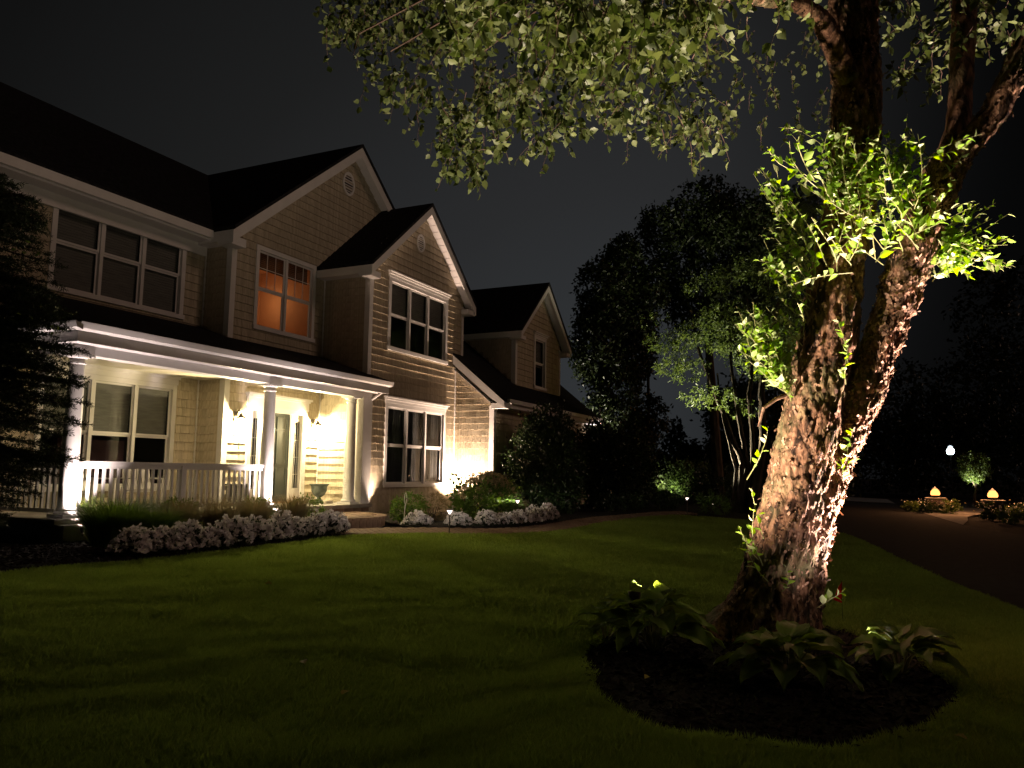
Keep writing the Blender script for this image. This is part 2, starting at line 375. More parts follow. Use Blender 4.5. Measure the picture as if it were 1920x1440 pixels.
# paved path of bricks between lawn and planting
pathlo = [(11.0, 8.45), (11.88, 7.62), (12.43, 7.07), (13.4, 6.27), (14.6, 5.97), (15.94, 5.93), (17.99, 6.02), (19.32, 6.0), (21.3, 5.87), (23.2, 5.57), (24.6, 5.1)]
pathhi = [(12.0, 9.35), (12.9, 8.75), (13.5, 7.95), (14.15, 7.05), (15.0, 6.78), (16.1, 6.72), (17.99, 6.82), (19.6, 6.8), (21.9, 6.5), (23.9, 6.35), (25.3, 5.9)]
sheet('garden_path', pathlo + pathhi[::-1], .004, 'soil', .5)

# ------------------------------------------------------------------ HOUSE
HOUSE = empty('house', (14, 12, -1.1), 'large beige shingled two-storey house with white trim, gables and lit front porch', 'house')
def runs(u0, u1, z, holes):
    r = [(u0, u1)]
    for (a, b, c, d) in holes:
        if c < z < d:
            nr = []
            for (p, q) in r:
                if b <= p or a >= q: nr.append((p, q)); continue
                if p < a: nr.append((p, a))
                if q > b: nr.append((b, q))
            r = nr
    return r
def wall(plane, axis, u0, u1, z0, z1, holes=(), lim=None, course=.18, seed=1, clap=False, phase=0, label=None):
    rng = random.Random(seed); M3 = (lambda u, d, z: (u, plane - d, z)) if axis == 'x' else (lambda u, d, z: (plane - d, u, z))
    lim = lim or (lambda z: (u0, u1))
    zs = sorted({z0, z1} | {h[2] for h in holes if z0 < h[2] < z1} | {h[3] for h in holes if z0 < h[3] < z1})
    back = MB()
    zz = []
    z = z0
    while z < z1: zz.append(z); z += course
    zz.append(z1)
    allz = sorted(set([round(q, 4) for q in zz + zs]))
    def quad(mb, a, b, za, zb, d0b, d0t, dbk):
        La, Lb = lim(za), lim(zb)
        a0, b0 = max(a, La[0]), min(b, La[1]); a1, b1 = max(a, Lb[0]), min(b, Lb[1])
        if b0 - a0 < .004: return
        if b1 < a1: a1 = b1 = (a1 + b1) / 2
        p = [M3(a0, d0b, za), M3(b0, d0b, za), M3(b0, dbk, za), M3(a0, dbk, za), M3(a1, d0t, zb), M3(b1, d0t, zb), M3(b1, dbk, zb), M3(a1, dbk, zb)]
        mb.hexa(p)
    # backing
    for za, zb in zip(allz[:-1], allz[1:]):
        for (a, b) in runs(u0, u1, (za + zb) / 2, holes): quad(back, a, b, za, zb, 0, 0, -.10)
    wo = back.build('wall', 'wallback', HOUSE)
    if label: wo['label'] = label
    # courses
    for za, zb in zip(zz[:-1], zz[1:]):
        mbs = {}; hc = [(h[0] + h[1]) / 2 for h in holes if h[2] < zb - .01 and h[3] > za + .01]
        sub = [q for q in allz if za - 1e-3 <= q <= zb + 1e-3]
        # split points shared through the course
        u = u0 + rng.random() * .1; cuts = [u0]
        while u < u1: cuts.append(u); u += (rng.uniform(.10, .24) if not clap else rng.uniform(2.4, 3.6))
        cuts.append(u1)
        th = [(rng.uniform(.030, .036), rng.uniform(-.003, .003)) for _ in cuts]
        for sa, sb in zip(sub[:-1], sub[1:]):
            ra = (sa - za) / (zb - za); rb = (sb - za) / (zb - za)
            for (a, b) in runs(u0, u1, (sa + sb) / 2, holes):
                for k in range(len(cuts) - 1):
                    p, q = max(cuts[k], a), min(cuts[k + 1], b)
                    if q - p < .006: continue
                    dd = th[k][0]
                    g = .0016
                    mb = mbs.setdefault(sum(c < (p + q) / 2 for c in hc), MB())
                    quad(mb, p + g, q - g, sa + (th[k][1] if sa == za and not clap else 0), sb - .0005, dd - (dd - .006) * ra, dd - (dd - .006) * rb, .001)
        for mb in mbs.values():
            if mb.v: mb.build('siding_board', 'shingle', wo)
    return wo
def uv3(plane, axis):
    return (lambda u, d, z: (u, plane - d, z)) if axis == 'x' else (lambda u, d, z: (plane - d, u, z))
def ubox(mb, m3, u0, u1, d0, d1, z0, z1):
    mb.hexa([m3(u0, d0, z0), m3(u1, d0, z0), m3(u1, d1, z0), m3(u0, d1, z0), m3(u0, d0, z1), m3(u1, d0, z1), m3(u1, d1, z1), m3(u0, d1, z1)])
def window(plane, axis, u0, u1, z0, z1, cols, label=None, header=0, blind=None, room='dark', muntin=False, tw=.10, splits=None, depth=.9, blinddrop=1.0):
    m3 = uv3(plane, axis)
    w = MB()  # casing is the window's own mesh
    ubox(w, m3, u0, u0 + tw, -.06, .045, z0 + .0, z1); ubox(w, m3, u1 - tw, u1, -.06, .045, z0, z1)
    ubox(w, m3, u0 + tw, u1 - tw, -.06, .042, z1 - tw, z1)
    wo = w.build('window', 'white', HOUSE, label=label)
    s = MB(); ubox(s, m3, u0 - .02, u1 + .02, -.06, .075, z0 - .03, z0 + .06); s.build('sill', 'white', wo)
    if header:
        h = MB(); ubox(h, m3, u0 - .02, u1 + .02, .0, .055, z1 + .001, z1 + header); h.build('frieze', 'white', wo)
        h = MB(); ubox(h, m3, u0 - .07, u1 + .07, .0, .13, z1 + header, z1 + header + .035); ubox(h, m3, u0 - .045, u1 + .045, 0, .09, z1 + header - .05, z1 + header - .001); h.build('crown_moulding', 'white', wo)
    ia, ib = u0 + tw, u1 - tw; za, zb = z0 + .06, z1 - tw
    edges = splits or [ia + (ib - ia) * k / cols for k in range(cols + 1)]
    mw = .035
    zm = (za + zb) / 2
    for k in range(1, cols):
        mm = MB(); ubox(mm, m3, edges[k] - mw, edges[k] + mw, -.05, .02, za, zb); mm.build('mullion', 'white', wo)
    for k in range(cols):
        a = edges[k] + (mw if k else 0); b = edges[k + 1] - (mw if k < cols - 1 else 0)
        for (s0, s1, dz) in ((za, zm, -.035), (zm, zb, -.012)):
            sh = MB(); t = .04
            ubox(sh, m3, a, a + t, dz - .02, dz, s0, s1); ubox(sh, m3, b - t, b, dz - .02, dz, s0, s1)
            ubox(sh, m3, a + t, b - t, dz - .02, dz, s0, s0 + t); ubox(sh, m3, a + t, b - t, dz - .02, dz, s1 - t, s1)
            if muntin and s0 == zm:
                for q in (1, 2):
                    uu = a + t + (b - a - 2 * t) * q / 3; ubox(sh, m3, uu - .007, uu + .007, dz - .015, dz - .004, s0 + t, s1 - t)
                zz_ = s0 + (s1 - s0) * .55; ubox(sh, m3, a + t, b - t, dz - .014, dz - .005, zz_ - .007, zz_ + .007)
            sh.build('sash', 'white', wo)
            pn = MB(); ubox(pn, m3, a + t, b - t, dz - .013, dz - .008, s0 + t, s1 - t); pn.build('pane', 'glass', wo)
        if blind:
            bl = MB(); bd = -.10; nsl = int((zb - za) * blinddrop / .05)
            if blind == 'curtain':
                n = 26; lo = zb - (zb - za) * blinddrop
                for q in range(n):
                    ua = a + (b - a) * q / n; ub = a + (b - a) * (q + 1) / n
                    d0 = bd - .025 * math.sin(q * 1.9) ; d1 = bd - .025 * math.sin((q + 1) * 1.9)
                    bl.add([m3(ua, d0, lo), m3(ub, d1, lo), m3(ub, d1, zb), m3(ua, d0, zb)], [(0, 1, 2, 3)])
                bl.build('curtain', 'curtain', wo)
            else:
                for q in range(nsl):
                    z = zb - .05 * (q + 1)
                    bl.add([m3(a, bd, z), m3(b, bd, z), m3(b, bd - .018, z + .052), m3(a, bd - .018, z + .052)], [(0, 1, 2, 3)])
                bl.build('blind', 'blind', wo)
    # shallow room behind
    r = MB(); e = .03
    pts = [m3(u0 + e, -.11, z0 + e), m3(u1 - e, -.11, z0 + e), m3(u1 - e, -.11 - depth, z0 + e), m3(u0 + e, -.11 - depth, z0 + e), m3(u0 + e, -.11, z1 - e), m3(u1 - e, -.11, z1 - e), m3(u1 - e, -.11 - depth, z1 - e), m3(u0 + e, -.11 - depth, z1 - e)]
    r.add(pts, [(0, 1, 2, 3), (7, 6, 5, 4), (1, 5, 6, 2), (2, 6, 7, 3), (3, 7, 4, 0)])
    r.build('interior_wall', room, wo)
    return wo

yM, yA, yB, yW, yD = 13.26, 12.5, 11.12, 9.85, 10.26
# walls with true openings
wall(yM, 'x', 7.6, 12.35, -.88, 4.95, [(8.85, 11.69, -.35, 1.75), (8.85, 11.72, 3.2, 4.95)], seed=1, label='beige shingled wall set back behind the porch')
wall(12.35, 'y', 12.5, 13.26, -.88, 4.95, seed=2)
def gable(cx, half, zE, rise):
    sl = rise / half
    return lambda z: (cx - (half if z <= zE else (rise - (z - zE)) / sl), cx + (half if z <= zE else (rise - (z - zE)) / sl))
gA = gable(16.38, 4.36, 5.05, 3.45); limA = lambda z: (max(12.35, gA(z)[0]), gA(z)[1])
wall(yA, 'x', 12.35, 20.2, -.88, 8.45, [(13.05, 14.95, -1, 1.45), (13.1, 15.03, 3.2, 5.0)], limA, seed=3, label='beige shingled entrance wall under the tall gable')
wall(15.48, 'y', 11.12, 12.5, -1.1, 4.95, seed=4)
limB = gable(17.81, 2.7, 4.95, 2.3); limB2 = lambda z: (max(15.48, limB(z)[0]), min(20.21, limB(z)[1]))
wall(yB, 'x', 15.48, 20.21, -1.12, 7.2, [(16.33, 19.2, -.32, 1.75), (16.33, 19.2, 3.14, 4.95)], limB2, seed=5, label='beige shingled projecting gable wall lit from below')
zroofW = lambda y: 2.13 + .83 * (y - 9.51)
limW = lambda z: (max(9.85, 9.51 + (z + .12 - 2.13) / .83), 11.12)
wall(19.81, 'y', 9.85, 11.12, -1.12, 3.3, lim=limW, seed=6, label='narrow beige shingled end wall in the lit corner')
wall(yW, 'x', 19.81, 27.73, -1.12, 2.05, [(25.0, 26.2, -.2, 1.62)], seed=7)
gD = gable(24.0, 2.02, 4.4, 1.85)
wall(yD, 'x', 22.09, 25.89, 2.75, 6.2, [(23.6, 24.5, 2.85, 4.5)], lambda z: (max(22.09, gD(z)[0]), min(25.89, gD(z)[1])), seed=8, label='tan shingled dormer face with one narrow window')
limDs = lambda z: (10.26, min(13.4, max(10.3, 9.51 + (z - 2.13) / .83)))
wall(22.09, 'y', 10.26, 13.2, 2.76, 4.5, lim=limDs, seed=9)

# windows
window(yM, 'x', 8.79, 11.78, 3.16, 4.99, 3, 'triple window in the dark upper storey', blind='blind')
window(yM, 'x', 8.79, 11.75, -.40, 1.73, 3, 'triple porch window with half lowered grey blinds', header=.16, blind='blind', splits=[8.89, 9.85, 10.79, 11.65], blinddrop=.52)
wl = window(yA, 'x', 13.04, 15.09, 3.14, 5.03, 2, 'upper window glowing orange from the room inside', room='roomorange', muntin=True, depth=1.6, header=0)
window(yB, 'x', 16.27, 19.25, 3.08, 4.93, 3, 'triple upper window with white frame catching the uplight', header=.12, blind='blind', blinddrop=.5)
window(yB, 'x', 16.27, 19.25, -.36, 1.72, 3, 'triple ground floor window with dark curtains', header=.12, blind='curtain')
window(yW, 'x', 24.9, 26.3, -.25, 1.68, 2, header=.1)
window(yD, 'x', 23.53, 24.56, 2.82, 4.56, 1, 'narrow dark dormer window', header=.1, blind='blind', blinddrop=.6)
# things glimpsed inside the porch window
d = MB(); d.box(9.75, 11.2, 14.0, 14.12, -.3, .55); d.build('room_furniture', newmat('pinkish_cushion', (.16, .08, .10), .8), HOUSE)
# lamp inside the orange room
ld = bpy.data.lights.new('room_lamp', 'POINT'); ld.energy = 8; ld.color = (1, .62, .32); ld.shadow_soft_size = .12
lo = bpy.data.objects.new('room_lamp', ld); COL.objects.link(lo); lo.location = (14.5, 13.6, 4.15)
vl = MB()
for k in range(9): vl.box(13.12, 15.0, 12.66, 12.665, 4.55 + k * .045, 4.55 + k * .045 + .04)
vl.build('roman_shade', newmat('brown_shade', (.10, .06, .04), .9), HOUSE)

# corner boards, inside-corner trims, water tables
def corner(x, y, z0, z1, sx, sy, w=.11, nm='corner_board'):
    c = MB(); t = .036
    # a board on each face; sx, sy: which way each leaf runs from the corner
    c.box(min(x, x + sx * w), max(x, x + sx * w), y - t, y - .0005, z0, z1)
    c.box(x - t if sy else x, x - .0005 if sy else x, y - t, y + w, z0, z1) if sy else None
    return c.build(nm, 'white', HOUSE)
corner(12.35, 12.5, -.75, 4.93, 1, 1)
corner(15.48, 11.12, -1.1, 4.86, 1, 1)
corner(19.81, 9.85, -1.1, 1.9, 1, 1)
corner(22.09, 10.26, 2.78, 4.4, 1, 1)
for (x, y, z0, z1) in ((20.10, 11.12, 3.0, 4.9), (25.78, 10.26, 2.8, 4.4), (27.62, 9.85, -1.1, 1.95)):
    c = MB(); c.box(x, x + .11, y - .036, y - .001, z0, z1); c.build('corner_board', 'white', HOUSE)
for (x, y, z0, z1) in ((12.35, 13.26, -.75, 4.9), (15.48, 12.5, -.75, 4.9), (19.81, 11.12, -1.1, 3.2)):
    c = MB(); c.box(x - .05, x - .024, y - .05, y - .024, z0, z1); c.build('inside_corner_trim', 'white', HOUSE)

# fascias, soffits, rakes and roofs
def slab(pts, th, name='roof', mat='roof', label=None):
    b = MB(); b.prism(pts, (0, 0, -th)); return b.build(name, mat, HOUSE, label=label)
# main roof
slab([(7.35, 12.74, 5.13), (12.3, 12.74, 5.13), (23, 12.74, 5.13), (23, 17.71, 8.65), (7.35, 17.71, 8.65)][:1] + [(12.06, 12.74, 5.13), (16.38, 17.71, 8.65), (7.35, 17.71, 8.65)], .1, label='near black main roof slope')
slab([(7.35, 17.72, 8.65), (22, 17.72, 8.65), (22, 22.6, 5.13), (7.35, 22.6, 5.13)], .1)
f = MB(); f.box(7.35, 12.02, 12.72, 12.80, 4.90, 5.07); f.build('gutter', 'white', HOUSE)
f = MB(); f.box(7.4, 12.02, 12.80, 12.83, 4.86, 5.05); f.box(7.4, 12.34, 12.83, 13.22, 4.87, 4.90); f.build('soffit', 'soffit', HOUSE)
f = MB(); f.box(7.62, 12.3, 13.18, 13.235, 4.62, 4.869); f.build('frieze_board', 'white', HOUSE)
# left rake of the main roof
f = MB(); f.prism([(7.33, 12.74, 5.03), (7.33, 17.71, 8.55), (7.33, 17.71, 8.30), (7.33, 12.74, 4.78)], (.045, 0, 0)); f.build('rake_board', 'white', HOUSE)
def gableroof(cx, xl, xr, yf, yb, zE, zR, name, th=.09, fas=.28, soff=.34, ybl=None, vent=None, skipr=False):
    for (xe, s) in ((xl, -1), (xr, 1)):
        yb2 = ybl if (ybl and s == -1) else yb
        slab([(xe, yf - .03, zE), (cx, yf - .03, zR), (cx, yb2, zR), (xe, yb2, zE)] if s == -1 else [(cx, yf - .03, zR), (xe, yf - .03, zE), (xe, yb2, zE), (cx, yb2, zR)], th, label='near black roof slope of the ' + name)
        sl = (zR - zE) / (cx - xe)
        top = .09
        f = MB(); f.prism([(xe, yf, zE - top), (cx, yf, zR - top), (cx, yf, zR - top - fas), (xe, yf, zE - top - fas)], (0, .035, 0)); f.build('rake_board', 'white', HOUSE)
        nb = max(6, int(abs(cx - xe) / .16))   # soffit of narrow boards
        so = MB()
        for k in range(nb):
            a = xe + (cx - xe) * k / nb; b = xe + (cx - xe) * (k + .93) / nb
            za = zE - top - .11 + sl * (a - xe); zb = zE - top - .11 + sl * (b - xe)
            so.prism([(a, yf + .035, za), (b, yf + .035, zb), (b, yf + soff, zb), (a, yf + soff, za)], (0, 0, -.02))
        so.build('soffit', 'soffit', HOUSE)
        # boxed return at the eave
        f = MB(); d = .42
        x0, x1 = (xe, xe + d) if s == -1 else (xe - d, xe)
        f.box(x0 + .003, x1 - .003, yf + .036, yf + soff + .1, zE - top - fas - .02, zE - top - .12); f.build('eave_return', 'white', HOUSE)
        f = MB(); f.box(min(xe, xe - s * .04), max(xe, xe - s * .04), yf + .04, yb2, zE - top - fas * .8, zE - top - .001); f.build('fascia', 'white', HOUSE)
        f = MB(); f.box(min(xe - s * .04, xe - s * (soff + .02)), max(xe - s * .04, xe - s * (soff + .02)), yf + soff + .1, yb2, zE - top - fas * .8, zE - top - fas * .8 + .02); f.build('soffit', 'soffit', HOUSE)
gableroof(16.38, 12.02, 20.74, 12.16, 17.7, 5.13, 8.65, 'tall entrance gable')
gableroof(17.81, 15.13, 20.49, 10.82, 12.9, 5.02, 7.31, 'lit front gable', fas=.24, soff=.30)
gableroof(24.07, 21.87, 26.27, 9.94, 14.4, 4.51, 6.45, 'garage dormer', fas=.22, soff=.32, ybl=14.0)
# wing roof
slab([(19.62, 9.46, 2.09), (28.05, 9.46, 2.09), (28.05, 14.6, 6.35), (19.62, 14.6, 6.35)], .1, label='near black roof slope of the low wing')
slab([(19.62, 14.61, 6.35), (28.05, 14.61, 6.35), (28.05, 19, 2.5), (19.62, 19, 2.5)], .1)
f = MB(); f.box(19.9, 28.05, 9.36, 9.46, 1.96, 2.08); f.build('gutter', 'white', HOUSE, label='white gutter along the low wing')
f = MB(); f.box(19.9, 28.0, 9.462, 9.50, 1.84, 2.0); f.box(19.9, 28.0, 9.50, 9.83, 1.84, 1.87); f.build('soffit', 'soffit', HOUSE)
f = MB(); f.prism([(19.60, 9.42, 1.99), (19.60, 11.08, 3.37), (19.60, 11.08, 3.12), (19.60, 9.85, 2.10), (19.60, 9.42, 1.82)], (.04, 0, 0)); f.build('rake_board', 'white', HOUSE, label='white sloping rake board above the lit corner')
f = MB(); f.prism([(19.60, 9.85, 1.98), (19.60, 11.08, 3.0), (19.60, 11.08, 2.98), (19.60, 9.85, 1.96)], (.2, 0, 0)); f.build('soffit', 'soffit', HOUSE)
f = MB(); f.box(19.645, 19.9, 9.40, 9.84, 1.80, 1.95); f.build('eave_return', 'white', HOUSE)
f = MB(); f.prism([(28.02, 9.42, 1.99), (28.02, 14.6, 6.28), (28.02, 14.6, 6.05), (28.02, 9.42, 1.78)], (.04, 0, 0)); f.build('rake_board', 'white', HOUSE)

# round louvred vents
def vent(cx, y, cz, r, mat='white'):
    b = MB(); n = 28
    vs = [];
    for rr, d in ((r, .03), (r, .055), (r * .8, .055), (r * .8, .02)):
        for k in range(n): vs.append((cx + rr * .78 * math.cos(2 * math.pi * k / n), y - d, cz + rr * math.sin(2 * math.pi * k / n)))
    fs = []
    for i in range(3):
        for k in range(n): fs.append((i * n + k, i * n + (k + 1) % n, (i + 1) * n + (k + 1) % n, (i + 1) * n + k))
    b.add(vs, fs); v = b.build('gable_vent', mat, HOUSE, label='round white louvred gable vent')
    bk = MB(); bk.add([(cx + r * .78 * .8 * math.cos(2 * math.pi * k / n), y - .021, cz + r * .8 * math.sin(2 * math.pi * k / n)) for k in range(n)], [tuple(range(n))]); bk.build('backing', 'dark', v)
    for k in range(7):
        z = cz - r * .68 + k * r * .225; w = math.sqrt(max(0, (r * .8) ** 2 - (z - cz) ** 2)) * .78
        s = MB(); s.hexa([(cx - w, y - .05, z), (cx + w, y - .05, z), (cx + w, y - .03, z + .03), (cx - w, y - .03, z + .03), (cx - w, y - .05, z + .012), (cx + w, y - .05, z + .012), (cx + w, y - .03, z + .042), (cx - w, y - .03, z + .042)])
        s.build('louver_slat', mat, v)
vent(17.70, yB, 6.18, .25); vent(16.25, yA, 7.55, .32)

# ------------------------------------------------------------------ PORCH
zF = -.75
f = MB(); f.box(7.62, 15.42, 10.86, 13.2, zF - .05, zF); f.build('porch_floor', 'floor', HOUSE, label='stone porch floor')
f = MB(); f.box(7.57, 15.42, 10.80, 10.86, zF - .08, zF - .003); f.box(7.57, 7.62, 10.86, 13.2, zF - .08, zF - .003); f.build('floor_edge', 'floor', HOUSE)
f = MB(); f.box(7.70, 15.42, 10.95, 11.0, -1.1, zF - .051); f.build('porch_skirt', newmat('dark_skirt', (.05, .042, .035), .9), HOUSE)
for k in range(9):
    b = MB(); x = 12.6 + k * .31; b.box(x, x + .302, 10.86, 10.945, -.93, zF - .085); b.build('riser_stone', 'brick', HOUSE)
for x in (7.91,):
    f = MB(); f.box(x - .26, x + .26, 10.70, 11.2, -1.12, zF - .085); f.build('pier', newmat('cream_pier', (.5, .45, .38), .8), HOUSE, bevel=.01)
f = MB(); f.box(15.1, 15.45, 10.9, 11.10, -1.12, 1.74); 
f.build('pilaster', 'white', HOUSE, bevel=.008)
f = MB(); f.box(7.65, 15.42, 11.0, 13.2, 1.90, 1.93); f.build('porch_ceiling', 'ceil', HOUSE)
# beam: frieze board + soffit + crown
for nm, bx in (('porch_beam', (7.72, 15.46, 10.92, 11.18, 1.715, 1.90)), ('porch_beam', (7.74, 8.0, 11.18, 13.2, 1.715, 1.90))):
    f = MB(); f.box(*bx); f.build(nm, 'white', HOUSE)
f = MB(); f.box(7.58, 15.60, 10.60, 10.92, 1.86, 1.885); f.box(7.58, 7.72, 10.92, 13.2, 1.86, 1.885); f.build('soffit', 'soffit', HOUSE)
f = MB(); f.box(7.58, 15.62, 10.565, 10.60, 1.84, 2.03); f.box(7.545, 7.58, 10.565, 13.2, 1.84, 2.03); f.build('fascia', 'white', HOUSE)
f = MB()
prof = [(0, 0), (-.10, .03), (-.125, .10), (-.13, .12), (-.11, .12), (-.10, .105), (0, .105)]
f.prism([(7.50, 10.564 + a, 2.0 + b) for a, b in prof], (8.14, 0, 0)); f.build('gutter', 'white', HOUSE, label='white gutter along the porch eave')
f = MB(); f.prism([(7.544 + a, 10.45, 2.0 + b) for a, b in prof], (0, 2.7, 0)); f.build('gutter', 'white', HOUSE)
zp = lambda y: 2.12 + (3.05 - 2.12) * (y - 10.48) / (13.24 - 10.48)
slab([(7.46, 10.48, 2.13), (15.63, 10.48, 2.13), (15.63, 11.08, zp(11.08) + .01), (15.46, 11.08, zp(11.08) + .01), (15.46, 12.46, zp(12.46) + .01), (12.33, 12.46, zp(12.46) + .01), (12.33, 13.22, 3.05), (8.5, 13.22, 3.05)], .05, label='near black low porch roof')
slab([(7.46, 10.48, 2.13), (8.5, 13.22, 3.05), (7.46, 13.22, 2.13)], .05)
# columns
def column(x, y):
    c = MB(); c.lathe([(.135, zF + .10), (.138, zF + .14), (.125, zF + .17), (.128, zF + .5), (.124, zF + 1.2), (.108, zF + 2.28), (.108, zF + 2.31), (.125, zF + 2.325), (.125, zF + 2.345), (.110, zF + 2.35), (.112, zF + 2.39), (.15, zF + 2.42), (.15, zF + 2.43)], (x, y, 0), 32)
    co = c.build('column', 'white', HOUSE, smooth=True)
    p = MB(); p.box(x - .17, x + .17, y - .17, y + .17, 1.68, 1.714); p.build('capital', 'white', co)
    p = MB(); p.lathe([(.165, zF + .055), (.175, zF + .07), (.165, zF + .1)], (x, y, 0), 32); p.box(x - .18, x + .18, y - .18, y + .18, zF + .001, zF + .054); p.build('base', 'white', co)
    return co
for x in (7.93, 12.14, 14.84): column(x, 11.06)
# railing
def railing(p0, p1, n, posts=()):
    p0 = Vector(p0); p1 = Vector(p1); d = p1 - p0; ln = d.length; t = d / ln; nrm = Vector((-t.y, t.x, 0))
    def bar(w, za, zb):
        b = MB(); q = nrm * w / 2
        b.hexa([p0 - q + Vector((0, 0, za)), p1 - q + Vector((0, 0, za)), p1 + q + Vector((0, 0, za)), p0 + q + Vector((0, 0, za)), p0 - q + Vector((0, 0, zb)), p1 - q + Vector((0, 0, zb)), p1 + q + Vector((0, 0, zb)), p0 + q + Vector((0, 0, zb))]); return b
    bar(.10, .80, .85).build('handrail', 'white', HOUSE)
    bar(.045, .735, .799).build('top_rail', 'white', HOUSE)
    bar(.06, .07, .13).build('bottom_rail', 'white', HOUSE)
    for k in range(n):
        c = p0 + t * ln * (k + .5) / n
        if any(abs((c - p0).dot(t) - s) < .09 for s in posts): continue
        b = MB(); h = .019; ax = t * h; bx = nrm * h
        b.hexa([c - ax - bx + Vector((0, 0, .13)), c + ax - bx + Vector((0, 0, .13)), c + ax + bx + Vector((0, 0, .13)), c - ax + bx + Vector((0, 0, .13)), c - ax - bx + Vector((0, 0, .735)), c + ax - bx + Vector((0, 0, .735)), c + ax + bx + Vector((0, 0, .735)), c - ax + bx + Vector((0, 0, .735))])
        b.build('baluster', 'white', HOUSE)
    for s in posts:
        c = p0 + t * s; b = MB(); b.box(c.x - .05, c.x + .05, c.y - .05, c.y + .05, p0.z, p0.z + .799); b.build('railing_post', 'white', HOUSE)
railing((8.06, 11.06, zF), (12.01, 11.06, zF), 30, posts=(2.0,))
railing((7.86, 11.2, zF), (7.86, 13.22, zF), 15)
# downspouts
d = MB(); d.tube([(15.55, 10.60, 2.02), (15.55, 10.62, 1.94), (15.44, 10.86, 1.74), (15.42, 10.98, 1.66), (15.42, 10.985, 1.3)], .034, 10); d.tube([(15.42, 11.0, 1.32), (15.42, 11.0, -.98)], .036, 10); d.tube([(15.42, 11.0, -.95), (15.42, 10.9, -1.04)], .036, 10)
d.build('downspout', 'white', HOUSE, smooth=True, label='white downspout beside the porch corner')
d = MB(); d.tube([(27.95, 9.42, 1.96), (27.95, 9.45, 1.88), (27.62, 9.78, 1.55), (27.62, 9.78, -1.05)], .04, 8); d.build('downspout', 'white', HOUSE, smooth=True)
d = MB(); d.tube([(7.42, 12.76, 4.95), (7.42, 12.85, 4.8), (7.52, 13.18, 4.55), (7.52, 13.18, 2.2)], .04, 8); d.build('downspout', 'white', HOUSE, smooth=True)

# door with sidelights
DZ = zF + .03
f = MB(); f.box(13.02, 13.14, 12.44, 12.58, DZ, 1.40); f.box(14.84, 14.96, 12.44, 12.58, DZ, 1.40); f.box(13.44, 13.52, 12.46, 12.58, DZ, 1.30); f.box(14.44, 14.54, 12.46, 12.58, DZ, 1.30); f.box(13.14, 14.84, 12.44, 12.58, 1.30, 1.40)
DOORF = f.build('door_surround', 'white', HOUSE, label='white door surround with crown and sidelights')
f = MB(); f.box(12.98, 15.0, 12.43, 12.475, 1.401, 1.62); f.build('frieze', 'white', DOORF)
f = MB(); f.box(12.93, 15.05, 12.36, 12.475, 1.64, 1.69); f.box(12.96, 15.02, 12.40, 12.475, 1.60, 1.639); f.box(12.99, 14.99, 12.43, 12.44, 1.44, 1.46); f.build('crown_moulding', 'white', DOORF)
f = MB(); f.box(13.02, 14.96, 12.35, 12.55, zF + .002, zF + .03); f.build('threshold', 'wood', DOORF)
f = MB(); f.box(13.52, 14.44, 12.52, 12.56, DZ, 1.30); DOOR = f.build('door', 'doorpaint', HOUSE, label='dark green panelled front door')
for (a, b, c, e_) in ((13.62, 13.93, .95, 1.2), (14.03, 14.34, .95, 1.2), (13.62, 13.93, .15, .88), (14.03, 14.34, .15, .88), (13.62, 13.93, -.58, .03), (14.03, 14.34, -.58, .03)):
    p = MB(); p.box(a, b, 12.512, 12.519, c, e_)
    for (q0, q1, r0, r1) in ((a - .02, b + .02, e_, e_ + .02), (a - .02, b + .02, c - .02, c), (a - .02, a, c, e_), (b, b + .02, c, e_)): p.box(q0, q1, 12.500, 12.519, r0, r1)
    p.build('door_panel', 'doorpaint', DOOR)
h = MB(); h.tube([(13.58, 12.50, .02), (13.58, 12.455, .04), (13.58, 12.45, .14), (13.58, 12.46, .22), (13.58, 12.50, .24)], .013, 8); h.box(13.55, 13.61, 12.50, 12.519, .0, .34); h.tube([(13.58, 12.5, .30), (13.58, 12.47, .30)], .028, 12); h.build('door_handle', 'brass', DOOR, smooth=True)
for (a, b) in ((13.14, 13.44), (14.54, 14.84)):
    f = MB(); f.box(a, a + .05, 12.50, 12.54, DZ, 1.30); f.box(b - .05, b, 12.50, 12.54, DZ, 1.30); f.box(a + .05, b - .05, 12.50, 12.54, DZ, -.42); f.box(a + .05, b - .05, 12.50, 12.54, 1.14, 1.30)
    f.box((a + b) / 2 - .045, (a + b) / 2 - .035, 12.515, 12.53, -.42, 1.14); f.box((a + b) / 2 + .035, (a + b) / 2 + .045, 12.515, 12.53, -.42, 1.14)
    for z in (-.1, .3, .7): f.box(a + .05, b - .05, 12.516, 12.529, z, z + .012)
    s = f.build('sidelight', 'white', DOORF)
    g = MB(); g.box(a + .05, b - .05, 12.533, 12.537, -.42, 1.14); g.build('pane', 'glass', s)
    g = MB(); g.box(a + .02, b - .02, 12.85, 12.87, DZ, 1.2); g.build('hall_curtain', 'curtain', s)
# house number plate is unreadable in the photograph; a small hook hangs left of the door
h = MB(); h.tube([(12.78, 12.45, .62), (12.78, 12.45, .50)], .008, 6); h.tube([(12.78, 12.45, .49), (12.79, 12.44, .44)], .014, 6); h.build('door_bell_pull', 'bronze', HOUSE)

